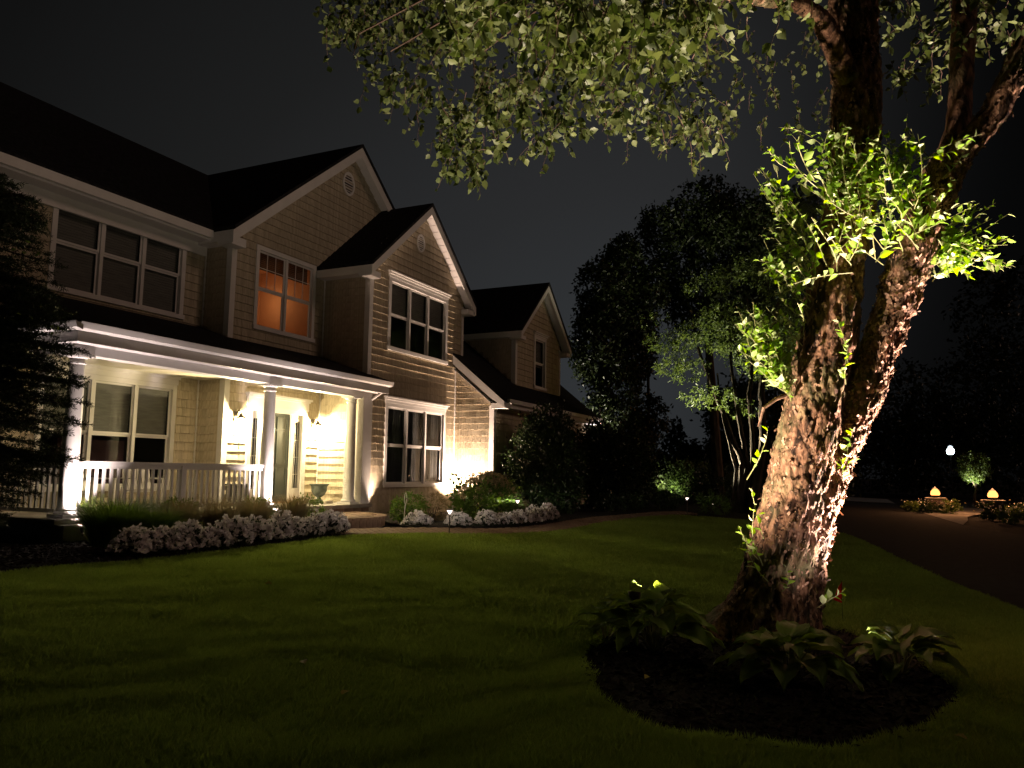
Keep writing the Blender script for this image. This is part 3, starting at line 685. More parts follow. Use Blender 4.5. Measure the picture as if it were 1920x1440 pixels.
# front step: half round with stone blocks
ST = HOUSE
cx, cy_, rx, ry = 13.05, 10.86, 1.55, 1.75
st = MB(); n = 30; top = [(cx + rx * .97 * math.cos(math.pi + math.pi * k / n), cy_ + ry * .97 * math.sin(math.pi + math.pi * k / n), -.955) for k in range(n + 1)]
st.prism(top, (0, 0, -.15)); ST = st.build('front_step', 'brick', HOUSE, label='half round tan paver step in front of the entrance')
for k in range(26):
    a0 = math.pi + math.pi * (k + .03) / 26; a1 = math.pi + math.pi * (k + .97) / 26
    for (r0, r1, z0, z1) in ((.90, 1.02, -.952, -.90), (.972, 1.0, -1.11, -.958)):
        b = MB(); q = [(cx + rx * r * math.cos(a), cy_ + ry * r * math.sin(a)) for r, a in ((r1, a0), (r1, a1), (r0, a1), (r0, a0))]
        b.hexa([(x, y, z0) for x, y in q] + [(x, y, z1) for x, y in q]); b.build('brick', 'brick', ST)
st = MB()
for ix in range(-7, 8):
    for iy in range(0, 8):
        x = cx + ix * .205 + (.1 if iy % 2 else 0); y = cy_ - .1 - iy * .205
        if ((x - cx) / (rx * .86)) ** 2 + ((y - cy_) / (ry * .86)) ** 2 < 1: st.box(x - .1, x + .1, y - .1, y + .1, -.953, -.903 + random.uniform(-.003, .002))
o = st.build('paver_field', 'brick', ST); o['kind'] = 'stuff'

# ------------------------------------------------------------------ path pavers
PATHO = [o for o in SC.objects if o.name == 'garden_path'][0]
def resample(pl, n):
    P = np.array(pl); d = np.r_[0, np.cumsum(np.linalg.norm(np.diff(P, axis=0), axis=1))]; t = np.linspace(0, d[-1], n)
    return np.stack([np.interp(t, d, P[:, 0]), np.interp(t, d, P[:, 1])], 1)
nrow = 128; lo_, hi_ = resample(pathlo, nrow), resample(pathhi, nrow)
pv = MB(); pv.box(-.05, .05, -.1, .1, -.02, .022); pme = bpy.data.meshes.new('paver'); pme.from_pydata(pv.v, [], pv.f); pme.materials.append(M['brick'])
rest = MB(); cnt = 0
for i in range(nrow):
    w = np.linalg.norm(hi_[i] - lo_[i]); nn = max(2, int(w / .215)); d = (hi_[i] - lo_[i]) / w; t = np.array([d[1], -d[0]])
    for k in range(nn):
        off = (k + .5 + (.5 if i % 2 else 0)) * w / nn
        if off > w - .08: continue
        c = lo_[i] + d * off; z = gz(c[0], c[1]) + .004 + random.uniform(-.003, .003)
        if cnt < 290 and 6 < c[1] < 7.8 or cnt < 290 and c[0] < 16:
            o = bpy.data.objects.new('paver', pme); COL.objects.link(o); o.parent = PATHO
            o.location = Vector((c[0], c[1], z)) - ORG['garden_path']; o.rotation_euler = (0, 0, math.atan2(d[1], d[0]) - math.pi / 2); cnt += 1
        else:
            q = [c + t * a + d * b for a, b in ((-.048, -.1), (.048, -.1), (.048, .1), (-.048, .1))]
            rest.hexa([(p[0], p[1], z - .02) for p in q] + [(p[0], p[1], z + .022) for p in q])
o = rest.build('paver_field', 'brick', PATHO); o['kind'] = 'stuff'

# ------------------------------------------------------------------ LIGHT FIXTURES
def spot(name, parent, loc, target, energy, color, angle, blend=.6, size=.03):
    l = bpy.data.lights.new(name, 'SPOT'); l.energy = energy; l.color = color; l.spot_size = math.radians(angle); l.spot_blend = blend; l.shadow_soft_size = size
    o = bpy.data.objects.new(name, l); COL.objects.link(o); o.parent = parent; o.location = Vector(loc) - ORG[parent.name]
    d = (Vector(target) - Vector(loc)).normalized(); o.rotation_euler = d.to_track_quat('-Z', 'Y').to_euler(); return o
def point(name, parent, loc, energy, color, size=.04):
    l = bpy.data.lights.new(name, 'POINT'); l.energy = energy; l.color = color; l.shadow_soft_size = size
    o = bpy.data.objects.new(name, l); COL.objects.link(o); o.parent = parent; o.location = Vector(loc) - ORG[parent.name]; return o
def uplight(loc, target, energy, color, angle, label, blend=1.0, size=.03, h=.12, group='landscape uplights', scale=1.0):
    loc = Vector(loc); t = empty('uplight', loc, label, 'garden light', group)
    d = (Vector(target) - (loc + Vector((0, 0, h)))).normalized()
    hd = loc + Vector((0, 0, h)); R_ = .035 * scale
    b = MB(); b.tube([hd - d * .08 * scale, hd - d * .06 * scale, hd, hd + d * .02], [R_ * .6, R_, R_ * 1.05, R_ * 1.1], 14, cap=False); b.build('housing', 'bronze', t, smooth=True)
    b = MB(); b.tube([loc, hd - d * .06 * scale], .008, 6); b.build('stake', 'bronze', t)
    b = MB(); b.tube([hd - d * .004, hd], R_ * .92, 14); b.build('lens', 'lensoff', t)
    spot('lamp', t, hd + d * .03, target, energy, color, angle, blend, size); return t
WARM = (1, .71, .52); PINK = (1, .80, .74); YEL = (1, .80, .42)
uplight((7.93, 10.66, -1.0), (7.93, 11.0, .6), 560, PINK, 100, 'small bronze uplight at the foot of the leftmost porch column')
uplight((12.14, 10.66, -1.0), (12.14, 11.0, .6), 560, PINK, 100, 'small bronze uplight at the foot of the middle porch column')
uplight((15.62, 10.86, -1.1), (15.80, 11.12, 3.4), 800, WARM, 80, 'small bronze uplight against the shingles beside the downspout')
uplight((19.35, 10.55, -1.1), (19.66, 11.0, 1.4), 1800, WARM, 140, 'small bronze uplight in the corner behind the hydrangea', h=.32)
uplight((28.2, 9.3, -1.1), (28.7, 10.6, 4.5), 2600, (1, .86, .74), 60, 'small bronze uplight at the far end of the low wing', h=.25)
# tree uplights
UL = gr(1190, 1222); UL.z = gz(UL.x, UL.y)
uplight(UL, (UL.x + .55, UL.y - .05, UL.z + 3.4), 1450, (1, .80, .60), 146, 'small bronze uplight among the hosta leaves left of the big tree', size=.05, h=.44, scale=1.3, blend=.75)
URp = Vector(ray(1745, 1200) * 6.9); URp.z = gz(URp.x, URp.y)
uplight(URp, (7.45, .15, 2.6), 5400, (1, .74, .64), 110, 'small uplight half hidden by hosta leaves right of the big tree', size=.04, h=.05, scale=1.2)
US = gr(1650, 1256)
uplight(US, (US.x + .35, US.y + .45, US.z + .8), 40, (1, .8, .74), 60, 'small uplight glowing among the hosta leaves right of the trunk', h=.07, scale=1.9)
MT = Vector((27.4, 4.6, gz(27, 4.6)))
uplight((27.9, 5.3, gz(28, 5.3)), (26.9, 4.6, 3), 6500, (1, .92, .62), 95, 'small uplight under the multi stemmed tree', h=.2)
# far bushes
FB1 = ray(1236, 915) * 50; FB1.z = -1.1; FB2 = Vector((38.5, 8.4, -1.1))
uplight((FB1.x - 1.6, FB1.y - .9, -1.1), (FB1.x, FB1.y, .4), 900, (1, .92, .6), 80, 'distant uplight in front of the small lit bush', h=.15)
uplight((36.6, 8.9, -1.1), (38.5, 8.6, .3), 150, (.95, 1, .6), 90, 'distant uplight in front of the wide lit bush', h=.15)

# wall lanterns
def wall_lantern(x, y, z, label):
    t = empty('wall_lantern', (x, y, z), label, 'lantern', 'wall lanterns beside the front door')
    b = MB(); b.box(x - .05, x + .05, y - .03, y, z - .10, z + .12); b.build('backplate', 'bronze', t)
    b = MB(); b.tube([(x, y - .02, z + .06), (x, y - .09, z + .14), (x, y - .16, z + .12), (x, y - .17, z + .06)], .010, 8); b.build('arm', 'bronze', t, smooth=True)
    b = MB(); b.lathe([(.012, .10), (.03, .085), (.035, .05), (.10, .0), (.105, -.012), (.098, -.012), (.03, .02)], (x, y - .17, z - .02), 20); b.build('lamp_shade', 'bronze', t, smooth=True)
    b = MB(); b.lathe([(.02, .0), (.036, -.03), (.036, -.06), (.02, -.09)], (x, y - .17, z - .03), 14); b.build('bulb', emitmat('warm_bulb', (1, .82, .5), 60), t, smooth=True)
    point('lamp', t, (x, y - .17, z - .16), 320, YEL, .035); return t
wall_lantern(12.66, 12.47, 1.12, 'dark wall lantern left of the front door')
wall_lantern(15.20, 12.47, 1.12, 'dark wall lantern right of the front door')

# path lights
def path_light(x, y, label, e_=70, h=.42):
    z = gz(x, y); t = empty('path_light', (x, y, z), label, 'path light', 'low path lights')
    b = MB(); b.tube([(x, y, z), (x, y, z + h)], .010, 8); b.build('post', 'bronze', t, smooth=True)
    b = MB(); b.lathe([(.012, h - .05), (.022, h - .03), (.05, h + .01), (.052, h + .016)], (x, y, z), 16); b.build('reflector', emitmat('path_light_glow', (1, .8, .7), 3), t, smooth=True)
    b = MB(); b.lathe([(.055, h + .03), (.055, h + .036), (.012, h + .05)], (x, y, z), 16); b.build('cap', 'bronze', t, smooth=True)
    point('lamp', t, (x, y, z + h + .024), e_, (1, .85, .7), .012); return t
path_light(12.42, 7.02, 'path light at the lawn edge in front of the white flowers')
path_light(17.6, 8.05, 'path light among the white flowers by the dark holly')
path_light(23.9, 5.3, 'farthest path light beside the dark shrubs', h=.5, e_=16)

# ------------------------------------------------------------------ porch things
def urn(x, y, z):
    t = empty('urn_planter', (x, y, z), 'grey green footed urn planter standing by the front door', 'planter')
    b = MB(); b.lathe([(.13, .0), (.13, .03), (.10, .05), (.045, .10), (.04, .13), (.07, .15), (.13, .19), (.175, .28), (.185, .38), (.20, .41), (.235, .43), (.235, .445), (.20, .445), (.17, .40), (.02, .38)], (x, y, z), 32); b.build('bowl', 'urn', t, smooth=True)
    b = MB(); b.box(x - .14, x + .14, y - .14, y + .14, z + .001, z + .025); b.build('plinth', 'urn', t)
urn(14.78, 11.85, zF)
def chair(x, y, z, rot, label):
    t = empty('porch_chair', (0, 0, 0), label, 'chair', 'white porch chairs'); S = 'white'
    for sx in (-.27, .27):
        for (ya, h) in ((-.27, .55), (.25, .40)):
            b = MB(); b.box(sx - .02, sx + .02, ya - .02, ya + .02, 0, h); b.build('leg', S, t, local=True)
        b = MB(); b.box(sx - .045, sx + .045, -.32, .30, .55, .575); b.build('armrest', S, t, local=True)
    for k in range(6):
        b = MB(); b.box(-.25, .25, -.27 + k * .09, -.195 + k * .09, .36 - k * .012, .38 - k * .012); b.build('seat_slat', S, t, local=True)
    for k in range(6):
        x0 = -.25 + k * .085; b = MB(); b.hexa([(x0, .20, .30), (x0 + .07, .20, .30), (x0 + .07, .225, .30), (x0, .225, .30), (x0, .40, .86 - abs(k - 2.5) * .02), (x0 + .07, .40, .86 - abs(k - 2.5) * .02), (x0 + .07, .425, .86 - abs(k - 2.5) * .02), (x0, .425, .86 - abs(k - 2.5) * .02)]); b.build('back_slat', S, t, local=True)
    t.location = (x, y, z); t.rotation_euler = (0, 0, rot)
chair(9.25, 12.35, zF, math.radians(15), 'white slatted chair behind the porch railing under the triple window')
chair(10.45, 12.5, zF, math.radians(-20), 'white slatted chair behind the railing nearer the front door')
# dark small box by the door
b = MB(); b.box(12.45, 12.85, 12.15, 12.42, zF + .06, zF + .42); b.box(12.43, 12.87, 12.13, 12.44, zF + .42, zF + .45)
for (x, y) in ((12.47, 12.17), (12.83, 12.17), (12.47, 12.4), (12.83, 12.4)): b.box(x - .015, x + .015, y - .015, y + .015, zF, zF + .06)
tag(b.build('storage_box', newmat('charcoal_box', (.04, .038, .036), .7), bevel=.008), 'dark lidded box behind the railing under the left lantern', 'box')
b = MB(); b.tube([(14.35 + .11 * math.cos(a * .5), 11.25 + .09 * math.sin(a * .5), zF + .02 + .0012 * a) for a in range(50)], .014, 6)
tag(b.build('coiled_hose', newmat('pale_hose', (.55, .5, .4), .6), smooth=True), 'pale coiled hose on the porch floor beside the rightmost column', 'hose')
# ornament on a stake
t = empty('garden_ornament', (14.15, 9.1, -1.1), 'slender pale metal stake ornament with oval top near the step', 'ornament')
b = MB(); b.tube([(14.15, 9.1, -1.1), (14.18, 9.1, -.8), (14.2, 9.1, -.68)], .008, 6); b.build('stake', 'white', t)
b = MB(); b.tube([(14.2 + .045 * math.sin(a / 16 * 2 * math.pi), 9.1, -.56 - .12 * math.cos(a / 16 * 2 * math.pi)) for a in range(17)], .007, 6); b.build('oval_ring', 'white', t)
b = MB(); b.lathe([(.005, -.03), (.028, 0), (.005, .03)], (14.2, 9.1, -.56), 10); b.build('pendant', 'bronze', t)

# ------------------------------------------------------------------ PLANTING BY THE HOUSE
def flower_mound(x, y, r, h, label, seed, group):
    rng = np.random.default_rng(seed); z = gz(x, y) + .01
    t = empty('flower_mound', (x, y, z), label, 'flowers', group)
    def dome(n, k0, k1, zlo):
        a = rng.random(n) * 2 * np.pi; s = rng.random(n) ** .5; el = np.arccos(zlo + (1 - zlo) * rng.random(n))
        rad = k0 + (k1 - k0) * rng.random(n); lump = 1 + .12 * np.sin(a * 5 + seed) + .1 * np.sin(a * 3 + el * 4)
        return np.stack([x + r * rad * lump * np.sin(el) * np.cos(a), y + r * rad * lump * np.sin(el) * np.sin(a), z + .03 + h * rad * lump * np.cos(el)], 1), np.stack([np.sin(el) * np.cos(a), np.sin(el) * np.sin(a), np.cos(el) + .2], 1)
    P, D = dome(900, .5, .98, .0); V, F = cards(P, D + rng.normal(size=P.shape) * .6, .05, .032); cardobj('foliage', V, F, 'mound', t)
    # blossoms: five round petals each, gathered in heads
    P, D = dome(int(330 * r / .28), .95, 1.08, .12); P = P[np.argsort(rng.random(len(P)))]
    Vs, Fs = [], []; D = norm(D + rng.normal(size=D.shape) * .25); off = 0
    S = norm(np.cross(D, rng.normal(size=D.shape))); U = np.cross(D, S)
    for k in range(5):
        a = k * 2 * np.pi / 5; d = S * math.cos(a) + U * math.sin(a) + D * .25
        V, F = cards(P, d, .042, .042, fold=.1, up=D); Vs.append(V); Fs.append(F + off); off += len(V)
    cardobj('blossoms', np.concatenate(Vs), np.concatenate(Fs), 'petal', t)
LEFTROW = [(6.98, 8.44), (7.34, 8.40), (7.72, 8.43), (8.15, 8.40), (8.62, 8.46), (9.08, 8.52), (9.52, 8.56), (9.95, 8.60), (10.42, 8.64), (10.88, 8.62), (11.3, 8.70)]
wl_ = ['the leftmost mound, beside the bare mulch', 'second mound from the left end', 'third mound from the left end', 'fourth mound from the left end', 'fifth mound from the left end', 'the middle mound', 'fifth mound from the step', 'fourth mound from the step', 'third mound from the step', 'second mound from the step', 'the mound nearest the paver step']
for i, (x, y) in enumerate(LEFTROW):
    flower_mound(x + random.uniform(-.04, .04), y + random.uniform(-.06, .06), .23 + .07 * random.random(), .23 + .12 * random.random(), 'white impatiens in the long row before the porch, ' + wl_[i], 100 + i, 'white flower mounds along the porch bed')
RR = [(13.72, 8.55), (14.15, 7.75), (14.62, 7.42), (15.1, 7.15), (15.58, 7.1), (16.05, 7.12), (16.5, 7.14), (16.98, 7.16), (17.45, 7.2)]
wr_ = ['alone beside the stake ornament', 'left end of the row by the path light', 'second from the path light end', 'third from the path light end', 'fourth from the path light end', 'middle of the right half', 'third from the holly end', 'second from the holly end', 'right end of the row by the holly']
for i, (x, y) in enumerate(RR):
    flower_mound(x, y + random.uniform(-.05, .05), .22 + .06 * random.random(), .19 + .11 * random.random(), 'white impatiens mound along the curved path, ' + wr_[i], 140 + i, 'white flower mounds along the path')
def bush(name, x, y, rx, ry, h, n, L, Wd, mat, label, cat, seed, group=None, blobs=None, lump=.35, stem=True, z=None):
    z = gz(x, y) if z is None else z; t = empty(name, (x, y, z), label, cat, group)
    bl = blobs or [((x, y, z + h * .5), (rx, ry, h * .5))]
    rng = np.random.default_rng(seed)
    P = blobpts(bl, n, .6, lump, seed); P[:, 2] = np.maximum(P[:, 2], z + .02); C = np.array(bl[0][0])
    V, F = cards(P, norm(P - C) + rng.normal(size=P.shape) * .8, L * (.7 + .6 * rng.random(len(P))), Wd, rng=rng); cardobj('foliage', V, F, mat, t)
    if stem:
        b = MB()
        for k in range(5):
            a = k * 1.3; b.tube([(x + .03 * math.cos(a), y + .03 * math.sin(a), z), (x + rx * .4 * math.cos(a), y + ry * .4 * math.sin(a), z + h * .5)], [.015, .008], 5)
        b.build('stem', 'barktrunk', t)
    return t
def grass_clump(x, y, r, h, n, mat, label, seed, group, cat='ornamental grass', lean=.5):
    rng = np.random.default_rng(seed); z = gz(x, y) + .01; t = empty('grass_clump', (x, y, z), label, cat, group)
    a = rng.random(n) * 2 * np.pi; rr = rng.random(n) ** .5 * r * .35; b0 = np.stack([x + rr * np.cos(a), y + rr * np.sin(a), np.full(n, z)], 1)
    out_ = np.stack([np.cos(a), np.sin(a), np.zeros(n)], 1); hh = h * (.6 + .4 * rng.random(n)); k = lean * (.2 + .8 * rng.random(n)) * r
    segs = []
    s = np.stack([-np.sin(a), np.cos(a), np.zeros(n)], 1) * .0035
    for q in (0, .4, .75, 1):
        p = b0 + out_ * (k * q ** 1.8)[:, None]; p[:, 2] += hh * (q - .18 * q ** 3); segs.append((p - s * (1.1 - q), p + s * (1.1 - q)))
    V = np.stack([w for sg in segs for w in sg], 1).reshape(-1, 3); o = (np.arange(n) * 8)[:, None, None]
    F = (o + np.array([[0, 1, 3, 2], [2, 3, 5, 4], [4, 5, 7, 6]])[None]).reshape(-1, 4)
    og = np.array([x, y, z]); me = npmesh('blades', V - og, F); oo = mkobj('blades', me, mat, t, og); oo['kind'] = 'stuff'
    return t
grass_clump(7.75, 9.75, .8, .85, 4200, 'box', 'broad green grass clump beside the leftmost column', 31, 'grass clumps in the porch bed', lean=1.0)
grass_clump(8.2, 9.55, .6, .68, 2200, 'box', 'lower green grass clump right of the broad one', 36, 'grass clumps in the porch bed', lean=1.0)
for i, (x, w_) in enumerate(((8.85, 'the one nearest the green clump'), (9.65, 'the second from the green clump'), (10.45, 'the one before the box hedge'), (11.45, 'the one nearest the step'))):
    grass_clump(x, 9.75, .5, .82, 1700, 'fgrass', 'brownish fountain grass below the railing, ' + w_, 40 + i, 'brown fountain grasses under the railing', lean=.9)
for i, (x, y, l_) in enumerate(((9.3, 10.25, 'small green box bush between fountain grasses, farther from the door'), (10.95, 10.1, 'small green box bush between fountain grasses, before the middle column'), (12.0, 9.9, 'bright green box bush by the step, left of the door'))):
    bush('box_bush', x, y, .34, .3, .6, 1500, .05, .03, 'box', l_, 'bush', 60 + i, 'box bushes in the porch bed')
bush('box_bush', 14.75, 9.35, .42, .36, .62, 1500, .06, .035, 'box', 'rounded green bush behind the stake ornament', 'bush', 66)
bush('lavender_clump', 15.5, 9.2, .42, .3, .62, 1000, .09, .012, 'fgrass', 'thin brownish perennial clump below the ground floor window', 'plant', 67)
# hydrangea
HY = bush('hydrangea_bush', 17.7, 8.9, 1.55, .55, .85, 2600, .11, .07, 'box', 'wide hydrangea with cream flower heads in the lit corner', 'bush', 70)
rng = np.random.default_rng(71); Vs, Fs = [], []; off = 0
for k in range(80):
    a = rng.random() * 2 * math.pi; el = rng.random() * 1.25; c = np.array([17.7 + 1.6 * math.sin(el) * math.cos(a), 8.95 - .5 * abs(math.sin(el) * math.sin(a)), -1.08 + .25 + .72 * math.cos(el) * (1 + .15 * rng.random())])
    D = norm(rng.normal(size=(70, 3))); P = c + D * .055 * (1 + .3 * rng.random((70, 1))) * np.array([1, 1, 1.15])
    V, F = cards(P, np.cross(D, rng.normal(size=D.shape)), .035, .032, fold=.05, up=D, rng=rng); Vs.append(V); Fs.append(F + off); off += len(V)
cardobj('blossoms', np.concatenate(Vs), np.concatenate(Fs), 'hyd', HY)
b = MB()
for k in range(26):
    x = 16.4 + rng.random() * 1.6; z1 = -.25 + rng.random() * .22; y = 9.0 + rng.random() * .3
    b.tube([(x, y, -.8), (x + rng.normal() * .06, y, z1)], [.006, .004], 5); 
b.build('stem', 'twigbrown', HY)
P = np.stack([16.4 + rng.random(60) * 1.6, 9.0 + rng.random(60) * .3, -.45 + rng.random(60) * .42], 1)
V, F = cards(P, rng.normal(size=P.shape), .12, .08, rng=rng); cardobj('top_leaves', V, F, 'holly', HY)
grass_clump(18.6, 8.4, .35, .55, 500, 'fgrass', 'pinkish grass tuft between hydrangea and holly', 75, None)
# holly by the wing
xh, yh = 20.55, 8.55
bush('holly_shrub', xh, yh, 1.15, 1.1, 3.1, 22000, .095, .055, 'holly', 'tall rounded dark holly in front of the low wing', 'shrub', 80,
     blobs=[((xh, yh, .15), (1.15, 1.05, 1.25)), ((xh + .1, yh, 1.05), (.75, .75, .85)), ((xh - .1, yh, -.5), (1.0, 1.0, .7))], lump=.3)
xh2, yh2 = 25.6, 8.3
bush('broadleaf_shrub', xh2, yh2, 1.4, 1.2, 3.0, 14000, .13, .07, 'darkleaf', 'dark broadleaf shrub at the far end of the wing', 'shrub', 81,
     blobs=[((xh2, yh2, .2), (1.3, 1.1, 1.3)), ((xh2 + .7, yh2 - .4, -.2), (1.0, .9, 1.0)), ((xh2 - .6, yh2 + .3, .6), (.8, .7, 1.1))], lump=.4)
# small dark undergrowth along the far path
for i, (x, y, l_) in enumerate(((22.6, 7.4, 'low dark plant at the foot of the holly'), (24.3, 7.2, 'low dark plant left of the path bend'), (26.9, 6.6, 'low dark plant under the columnar tree'))):
    bush('low_shrub', x, y, .55, .5, .5, 900, .09, .05, 'holly', l_, 'shrub', 85 + i, 'low dark shrubs beside the path', stem=False)

# ------------------------------------------------------------------ BACKGROUND TREES
def tree(name, base, trunks, blobs, n, L, Wd, mat, label, seed, cat='tree', lump=.35, group=None, droop=.3, shell=.5):
    t = empty(name, base, label, cat, group); rng = np.random.default_rng(seed)
    for path, r0, r1 in trunks:
        b = MB(); m = len(path); 
        # subdivide
        pp = []; 
        for i in range(m - 1):
            for q in range(5):
                s = q / 5; p = Vector(path[i]).lerp(Vector(path[i + 1]), s); pp.append(p + Vector(rng.normal(size=3)) * r0 * .09)
        pp.append(Vector(path[-1])); rr = [r0 + (r1 - r0) * i / (len(pp) - 1) for i in range(len(pp))]
        b.tube(pp, rr, 8); b.build('trunk', 'barktrunk', t, smooth=True)
    P = blobpts(blobs, n, shell, lump, seed); P = P[P[:, 2] > base[2] + .1]
    D = rng.normal(size=P.shape); D[:, 2] -= droop
    V, F = cards(P, D, L * (.7 + .6 * rng.random(len(P))), Wd, rng=rng); cardobj('crown', V, F, mat, t)
    return t
def limbs(c, tips, r=.06):
    return [([c, tuple((np.array(c) + np.array(tp)) / 2 + np.array([0, 0, .15])), tp], r, r * .3) for tp in tips]
def P3(px, py, D): return tuple(atd(px, py, D))
# columnar tree right of the wing
c1, c2, c3 = P3(1120, 800, 31), P3(1130, 660, 31), P3(1165, 520, 31.5)
tree('columnar_tree', (c1[0], c1[1], -1.1), [([(c1[0], c1[1], -1.1), c2, c3], .12, .04)] , [(P3(1150, 760, 31), (1.1, 1.0, 1.9)), (P3(1120, 650, 31), (1.15, 1.0, 1.7)), (P3(1128, 560, 31.3), (1.0, 1.0, 1.5)), (P3(1180, 620, 32), (1.2, 1, 2.6)), (P3(1165, 500, 32), (.9, .9, 1.1)), (P3(1172, 465, 32), (.6, .7, .6)), (P3(1190, 860, 31), (.9, .8, 1.3)), (P3(1215, 540, 32), (.7, .8, 1.2))], 24000, .17, .10, 'darkleaf', 'tall columnar dark tree just right of the low wing', 201)
c1 = P3(1215, 800, 36)
tree('columnar_tree', (c1[0], c1[1], -1.1), [([(c1[0], c1[1], -1.1), P3(1215, 700, 36), P3(1195, 560, 36)], .10, .03)], [(P3(1212, 790, 36), (.9, 1.0, 1.2)), (P3(1190, 640, 36), (.7, 1.0, 2.0)), (P3(1190, 830, 36), (.7, 1.0, 1.4))], 9000, .16, .09, 'darkleaf', 'second dark columnar tree behind the first one', 202)
# big crown behind the multi stemmed tree
tree('broad_tree', (34, 6.2, -1.1), [([(34, 6.2, -1.1), P3(1330, 640, 34), P3(1340, 480, 34)], .25, .06)] + limbs(P3(1335, 560, 34), [P3(1270, 420, 34), P3(1420, 420, 34)], .1),
     [(P3(1290, 430, 33), (1.5, 2.2, 1.3)), (P3(1330, 370, 33), (1.0, 1.4, .8)), (P3(1390, 430, 33), (1.8, 2, 1.5)), (P3(1250, 420, 33), (.7, 1, .9)), (P3(1245, 510, 34), (1.1, 1.5, 1.4)), (P3(1340, 560, 34), (2.4, 2.2, 1.8)), (P3(1470, 450, 34), (2, 2, 2.2)), (P3(1440, 600, 34), (2.2, 2, 1.8))], 30000, .2, .11, 'darkleaf', 'broad dark tree crown rising behind the multi stemmed tree', 203)
# multi stemmed tree lit from below
mb = (27.2, 4.35, gz(27, 4.35)); Dm = 26.3
def mp(px, py, dd=0): return P3(px, py, Dm + dd)
stems = [([mb, mp(1392, 870), mp(1362, 790), mp(1330, 710), mp(1308, 650)], .11, .05), ([(mb[0], mb[1] - .1, mb[2]), mp(1402, 880), mp(1388, 800), mp(1372, 700), mp(1368, 610)], .10, .04), ([(mb[0] + .2, mb[1] - .2, mb[2]), mp(1412, 860), mp(1405, 740), mp(1415, 640), mp(1400, 560)], .10, .04),
         ([(mb[0] + .1, mb[1] - .45, mb[2]), mp(1432, 830), mp(1428, 740), mp(1440, 640), mp(1462, 560)], .16, .06), ([(mb[0], mb[1] + .2, mb[2]), mp(1380, 880), mp(1350, 760), mp(1345, 700)], .06, .03)]
tree('multi_stemmed_tree', mb, stems, [(mp(1275, 690), (.8, .9, .45)), (mp(1330, 745), (.8, .9, .4)), (mp(1400, 640), (1.0, 1.1, .8)), (mp(1310, 630), (1.0, 1.1, .5)), (mp(1250, 640), (.6, .8, .4)), (mp(1360, 590), (.8, 1.0, .5)), (mp(1392, 765), (.5, .6, .35)), (mp(1455, 600), (1.0, 1.2, .8)), (mp(1440, 690), (.7, .9, .6)), (mp(1470, 510), (1.0, 1.2, .8)), (mp(1400, 500), (.8, 1.0, .5)), (mp(1330, 530), (.6, .9, .4)), (mp(1500, 420), (.9, 1.0, .7)), (mp(1500, 660), (.7, .9, .7)), (mp(1225, 600), (.4, .6, .3))],
     17000, .12, .035, 'midleaf', 'multi stemmed tree with pale green foliage lit from below', 204, droop=.9, lump=.3)
# dark thicket and far trees
def thick(name, blobs, n, L, label, seed, base, cat='tree'):
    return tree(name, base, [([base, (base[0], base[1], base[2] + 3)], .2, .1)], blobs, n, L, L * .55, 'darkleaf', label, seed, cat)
D1 = 50
thick('far_tree', [(P3(1268, 850, D1), (1.2, 1.2, 1.4)), (P3(1290, 880, D1), (3.0, 2, 1.3)), (P3(1268, 810, D1), (.5, .5, .8))], 4000, .3, 'distant dark conifer shaped tree against the glow above the lawn', 211, tuple(P3(1275, 920, D1)))
thick('far_tree', [(P3(1400, 800, D1), (2.6, 2.5, 2.6)), (P3(1350, 870, D1), (3.2, 2.5, 1.5)), (P3(1360, 790, D1), (1.3, 1.3, 1.9))], 8000, .3, 'distant dark tree directly behind the leaning stems', 212, tuple(P3(1360, 925, D1)))
thick('far_tree', [(P3(1470, 780, 42), (3.2, 3, 3.2)), (P3(1490, 870, 42), (3.5, 3, 2.4))], 8000, .3, 'dark bushy tree behind the big trunk', 213, tuple(P3(1470, 930, 42)))
thick('far_tree', [(P3(1700, 780, 70), (4.5, 4, 4.5)), (P3(1640, 850, 70), (5, 4, 4)), (P3(1770, 850, 70), (5, 4, 4))], 9000, .45, 'far dark tree right of the big trunk', 214, tuple(P3(1700, 925, 70)))
thick('far_tree', [(P3(1870, 640, 60), (3.5, 3, 6)), (P3(1850, 760, 60), (4.5, 4, 5)), (P3(1900, 850, 60), (4.5, 4, 4)), (P3(1880, 540, 60), (2, 2, 3))], 9000, .4, 'tall far dark tree behind the street lamp', 215, tuple(P3(1870, 935, 60)))
# lit far bushes
bush('lit_bush', FB1.x, FB1.y, .62, .6, 1.5, 1500, .2, .09, 'midleaf', 'small yellow green bush lit from below in the far garden', 'bush', 221)
bush('lit_bush', FB2.x, FB2.y, 1.5, 1.1, 1.7, 4000, .16, .08, 'midleaf', 'wide green bush lit on its left side in the far garden', 'bush', 222)
bush('dark_hedge', 36.0, 6.6, 3.0, 1.2, 1.5, 5000, .14, .08, 'holly', 'dark low hedge behind the farthest path light', 'hedge', 223, blobs=[((36.0, 6.6, -.5), (2.6, 1.2, .85)), ((33.5, 5.4, -.7), (1.8, 1.0, .6)), ((30.2, 4.2, -.95), (1.2, .7, .3))])
bush('daylily_clump', 25.8, 4.9, .5, .45, .55, 500, .25, .02, 'box', 'daylily clump right of the farthest path light', 'plant', 224)
bush('garden_hedge', 46, 15.5, 5.0, 1.2, 2.4, 5000, .2, .11, 'darkleaf', 'dark hedge closing the far garden beyond the wing', 'hedge', 225, blobs=[((56, 20.5, 0), (4.5, 1.6, 1.4)), ((52, 10, 0), (4, 2, 1.3)), ((60, 6, .1), (5, 2, 1.8)), ((44, 20, .2), (5, 2, 1.6))])

